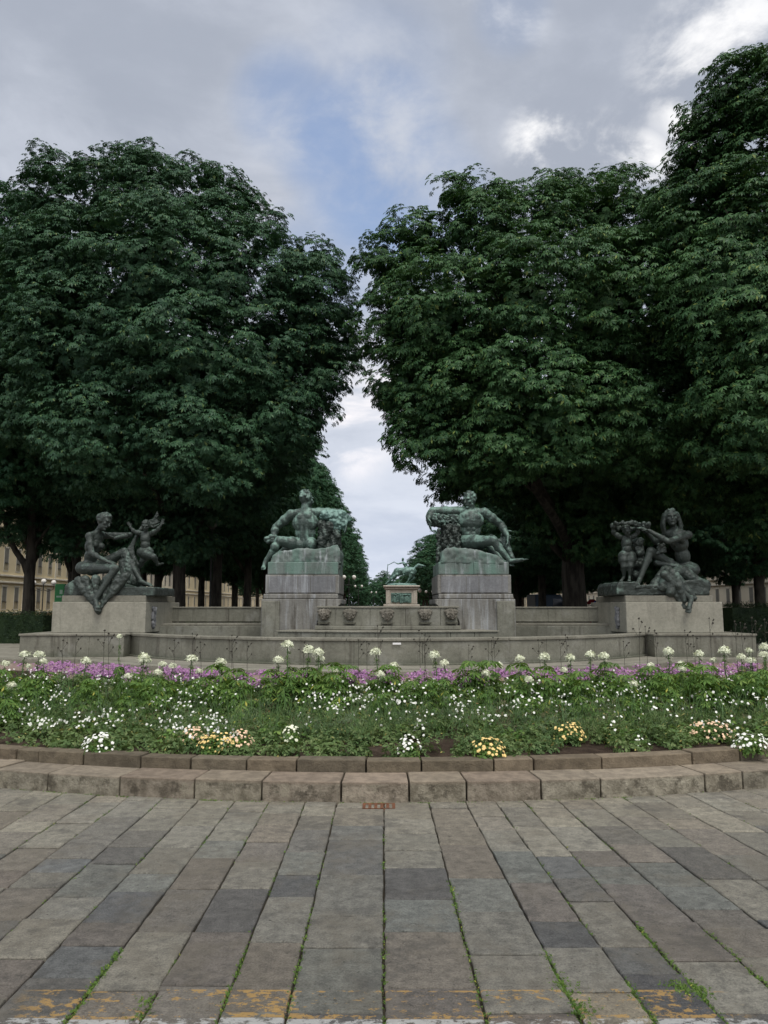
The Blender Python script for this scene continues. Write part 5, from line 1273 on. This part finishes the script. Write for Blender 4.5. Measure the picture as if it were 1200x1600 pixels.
# cleomes
def cleome_proto(seed):
    g = np.random.default_rng(seed); t = empty('spider_flower'); H = 1.0
    mb = MB(); mb.tube([(0, 0, 0), (.01, 0, .35), (-.005, .01, .7), (0, 0, .95)], [.009, .008, .006, .004], 6); mb.build('stem', 'stem_green', t, smooth=True)
    n = 70; z = g.uniform(.10, .60, n); a = g.uniform(0, 6.28, n); rr = .05 + .16 * g.random(n) * (1 - (z - .1) / .75)
    P = np.stack([np.cos(a) * rr, np.sin(a) * rr, z], 1); e = np.stack([np.cos(a), np.sin(a), .1 + 0 * a], 1)
    V, Fq = palmate(P, e * .5 + (0, 0, .9) + g.normal(size=(n, 3)) * .2, e, g.uniform(.06, .115, n), k=6, spread=110, width=.30, d2=.35); from_arrays('leaves', V, Fq, 'lime_leaf', t)
    n = 26; z = g.uniform(.62, .90, n); a = g.uniform(0, 6.28, n); P = np.stack([np.cos(a) * .004, np.sin(a) * .004, z], 1); e = np.stack([np.cos(a), np.sin(a), .5 + 0 * a], 1)
    V, Fq = palmate(P, (0, 0, 1) + e * .3, e, g.uniform(.025, .05, n), k=3, spread=50, width=.3); from_arrays('bracts', V, Fq, 'bed_leaf', t)
    n = 120; e = sphere_dirs(n, g); e[:, 2] = np.abs(e[:, 2]) * 1.1 - .35; e = unit(e); P = np.array([0, 0, .955]) + e * (.056, .056, .046) * g.uniform(.5, 1, (n, 1))
    A = palmate(P, e + g.normal(size=(n, 3)) * .4, e + g.normal(size=(n, 3)) * .7, g.uniform(.018, .030, n), k=4, spread=100, width=.6, d1=0, d2=.1)
    n = 46; e = sphere_dirs(n, g); e[:, 2] = e[:, 2] * .6 - .1; e = unit(e); B = palmate(np.tile([[0, 0, .95]], (n, 1)) + 0.02 * e, g.normal(size=(n, 3)), e, g.uniform(.055, .075, n), k=1, width=.03, d2=0)
    V, Fq = merge([A, B]); from_arrays('flower_head', V, Fq, 'cream_petal', t)
    tag(t, 'x', 'flower', 'white spider flowers standing above the bed'); return t
CL = [(33,1022,1),(55,1023,1),(73,1034,.8),(5,1037,.9),(40,1041,.6),(20,1070,.7),(135,1032,.9),(192,993,.5),(219,1027,1.05),(230,1032,.9),(252,1038,.75),(267,1041,.75),(245,1050,.7),(202,1056,.7),(298,1028,1),(315,1049,.8),(348,1034,1.05),
      (433,1031,1),(455,1007,1.05),(479,1016,1),(492,1019,1),(501,1029,.9),(518,1047,.8),(594,1018,1.1),(597,1053,.8),(621,1040,.95),(684,1023,1.05),(695,1037,.95),(757,1052,.75),(775,1040,.85),(816,1029,.95),(829,1062,.7),
      (846,1026,1.05),(882,1047,.7),(886,1028,.9),(922,1022,1),(948,1025,1),(983,1068,.7),(1021,1040,.7),(1040,1018,1.05),(1062,1045,.7),(1067,1038,.85),(1094,1022,.95),(1113,1031,.65),(1135,1016,1.05),(1158,1027,.8),(1167,1017,.75),(1176,1032,.95),(1192,1011,.95),(1199,1023,.8)]
cps = [cleome_proto(s) for s in (31, 32, 33)]; cu = set()
zones = [(0, 110, 'before the left hedge'), (110, 285, 'below the crouching woman'), (285, 400, 'below the left side wall'), (400, 560, 'below the giant seen from behind'), (560, 720, 'below the wall of masks'),
         (720, 840, 'below the bearded giant'), (840, 960, 'below the right side wall'), (960, 1140, 'below the seated long-haired woman'), (1140, 1300, 'before the right hedge')]
cnt = {}
grr = random.Random(12)
for i, (px, py, s) in enumerate(sorted(CL)):
    Y = grr.uniform(8.9, 10.0) if py < 1050 else grr.uniform(8.2, 8.8); p = W(px, py, Y); k = i % 3
    o = cps[k] if k not in cu else copy_tree(cps[k]); cu.add(k); zs = soil_z(p.x, Y); hh = (p.z - zs) / .96; ss = s * 1.12
    o.location = (p.x, Y, zs); o.scale = (ss, ss, hh); o.rotation_euler = (grr.uniform(-.07, .07), grr.uniform(-.09, .09), grr.uniform(0, 6.28)); ss *= grr.uniform(.9, 1.15)
    for ch in o.children:      # keep the head round while the stem stretches
        if ch.name.startswith('flower_head'):
            ch.scale = (1, 1, ss / hh); ch.location = (0, 0, .955 - .955 * ss / hh)
    for a, b, nm in zones:
        if a <= px < b:
            cnt[nm] = cnt.get(nm, 0) + 1; o['label'] = '%s white spider flower from the left among those %s' % (ORD[cnt[nm] - 1], nm)
# more leafy young cleomes without flowers
def leafy_proto():
    g = np.random.default_rng(40); t = empty('leafy_plant'); n = 95; z = g.uniform(.08, .62, n); a = g.uniform(0, 6.28, n); rr = .04 + .19 * g.random(n) * (1 - (z - .1) / .75)
    P = np.stack([np.cos(a) * rr, np.sin(a) * rr, z], 1); e = np.stack([np.cos(a), np.sin(a), .1 + 0 * a], 1)
    V, Fq = palmate(P, e * .5 + (0, 0, .9) + g.normal(size=(n, 3)) * .2, e, g.uniform(.06, .11, n), k=6, spread=110, width=.30, d2=.35); from_arrays('leaves', V, Fq, 'lime_leaf', t)
    mb = MB(); mb.tube([(0, 0, 0), (.01, 0, .3), (0, 0, .62)], [.008, .007, .003], 6); mb.build('stem', 'stem_green', t); return t
lp = leafy_proto(); first = True; cnt = {}
for px in sorted([10, 75, 150, 215, 240, 262, 315, 345, 372, 430, 462, 478, 500, 520, 545, 590, 612, 640, 668, 700, 735, 760, 812, 850, 880, 905, 948, 975, 1010, 1040, 1065, 1095, 1120, 1150, 1180]):
    Y = grr.uniform(8.5, 9.5); p = W(px, 1000, Y); o = lp if first else copy_tree(lp); first = False; s = grr.uniform(.75, 1.1)
    o.location = (p.x, Y, soil_z(p.x, Y)); o.scale = (s * 1.15, s * 1.15, s); o.rotation_euler = (0, 0, grr.uniform(0, 6.28))
    for a, b, nm in zones:
        if a <= px < b: cnt[nm] = cnt.get(nm, 0) + 1; tag(o, '%s bright green leafy plant without flower from the left, %s' % (ORD[cnt[nm] - 1], nm), 'plant', 'leafy green plants in the bed')
# dry stalks
def stalk_proto(seed):
    g = random.Random(seed); t = empty('dry_stalk'); mb = MB(); mb.tube([(0, 0, 0), (.012, 0, .5), (.0, 0, 1.0)], [.0035, .0028, .002], 5)
    tips = [(0, 0, 1.0)]
    for k in range(3): 
        a = g.uniform(0, 6.28); z = g.uniform(.72, .9); e = (math.cos(a) * .07, math.sin(a) * .03, z + .09); mb.tube([(.003, 0, z), e], .0018, 5); tips.append(e)
    mb.build('stem', 'stem_dark', t); q = MB()
    for e in tips:
        for k in range(4): q.ell((e[0] + g.uniform(-.008, .008), e[1], e[2] + g.uniform(-.004, .008)), .008, seg=6, rings=4)
    q.build('seed_head', 'stem_dark', t); return t
sps = [stalk_proto(1), stalk_proto(2)]; su = set(); cnt = {}
ST = [(98,1000),(115,992),(162,985),(172,990),(273,1000),(302,990),(317,1003),(362,993),(368,1000),(386,1003),(471,1003),(558,1000),(572,1002),(592,978),(655,985),(661,992),(668,1004),(728,1008),(769,1001),(776,996),(845,1000),(875,1000),(888,992),(973,1002),(992,966),(1009,979),(1026,985),
      (1071,985),(1084,993),(1107,966),(1147,971),(1160,973),(1165,965),(1175,975),(1188,968)]
for i, (px, py) in enumerate(sorted(ST)):
    Y = grr.uniform(9.0, 9.9); p = W(px, py, Y); k = i % 2; o = sps[k] if k not in su else copy_tree(sps[k]); su.add(k); zs = soil_z(p.x, Y)
    o.location = (p.x, Y, zs); o.scale = (1, 1, p.z - zs); o.rotation_euler = (grr.uniform(-.03, .03), grr.uniform(-.06, .06), grr.uniform(-.6, .6))
    for a, b, nm in zones:
        if a <= px < b: cnt[nm] = cnt.get(nm, 0) + 1; tag(o, '%s thin dark dry stalk from the left among those %s' % (ORD[cnt[nm] - 1], nm), 'dry stalk', 'tall thin dry stalks in the bed')
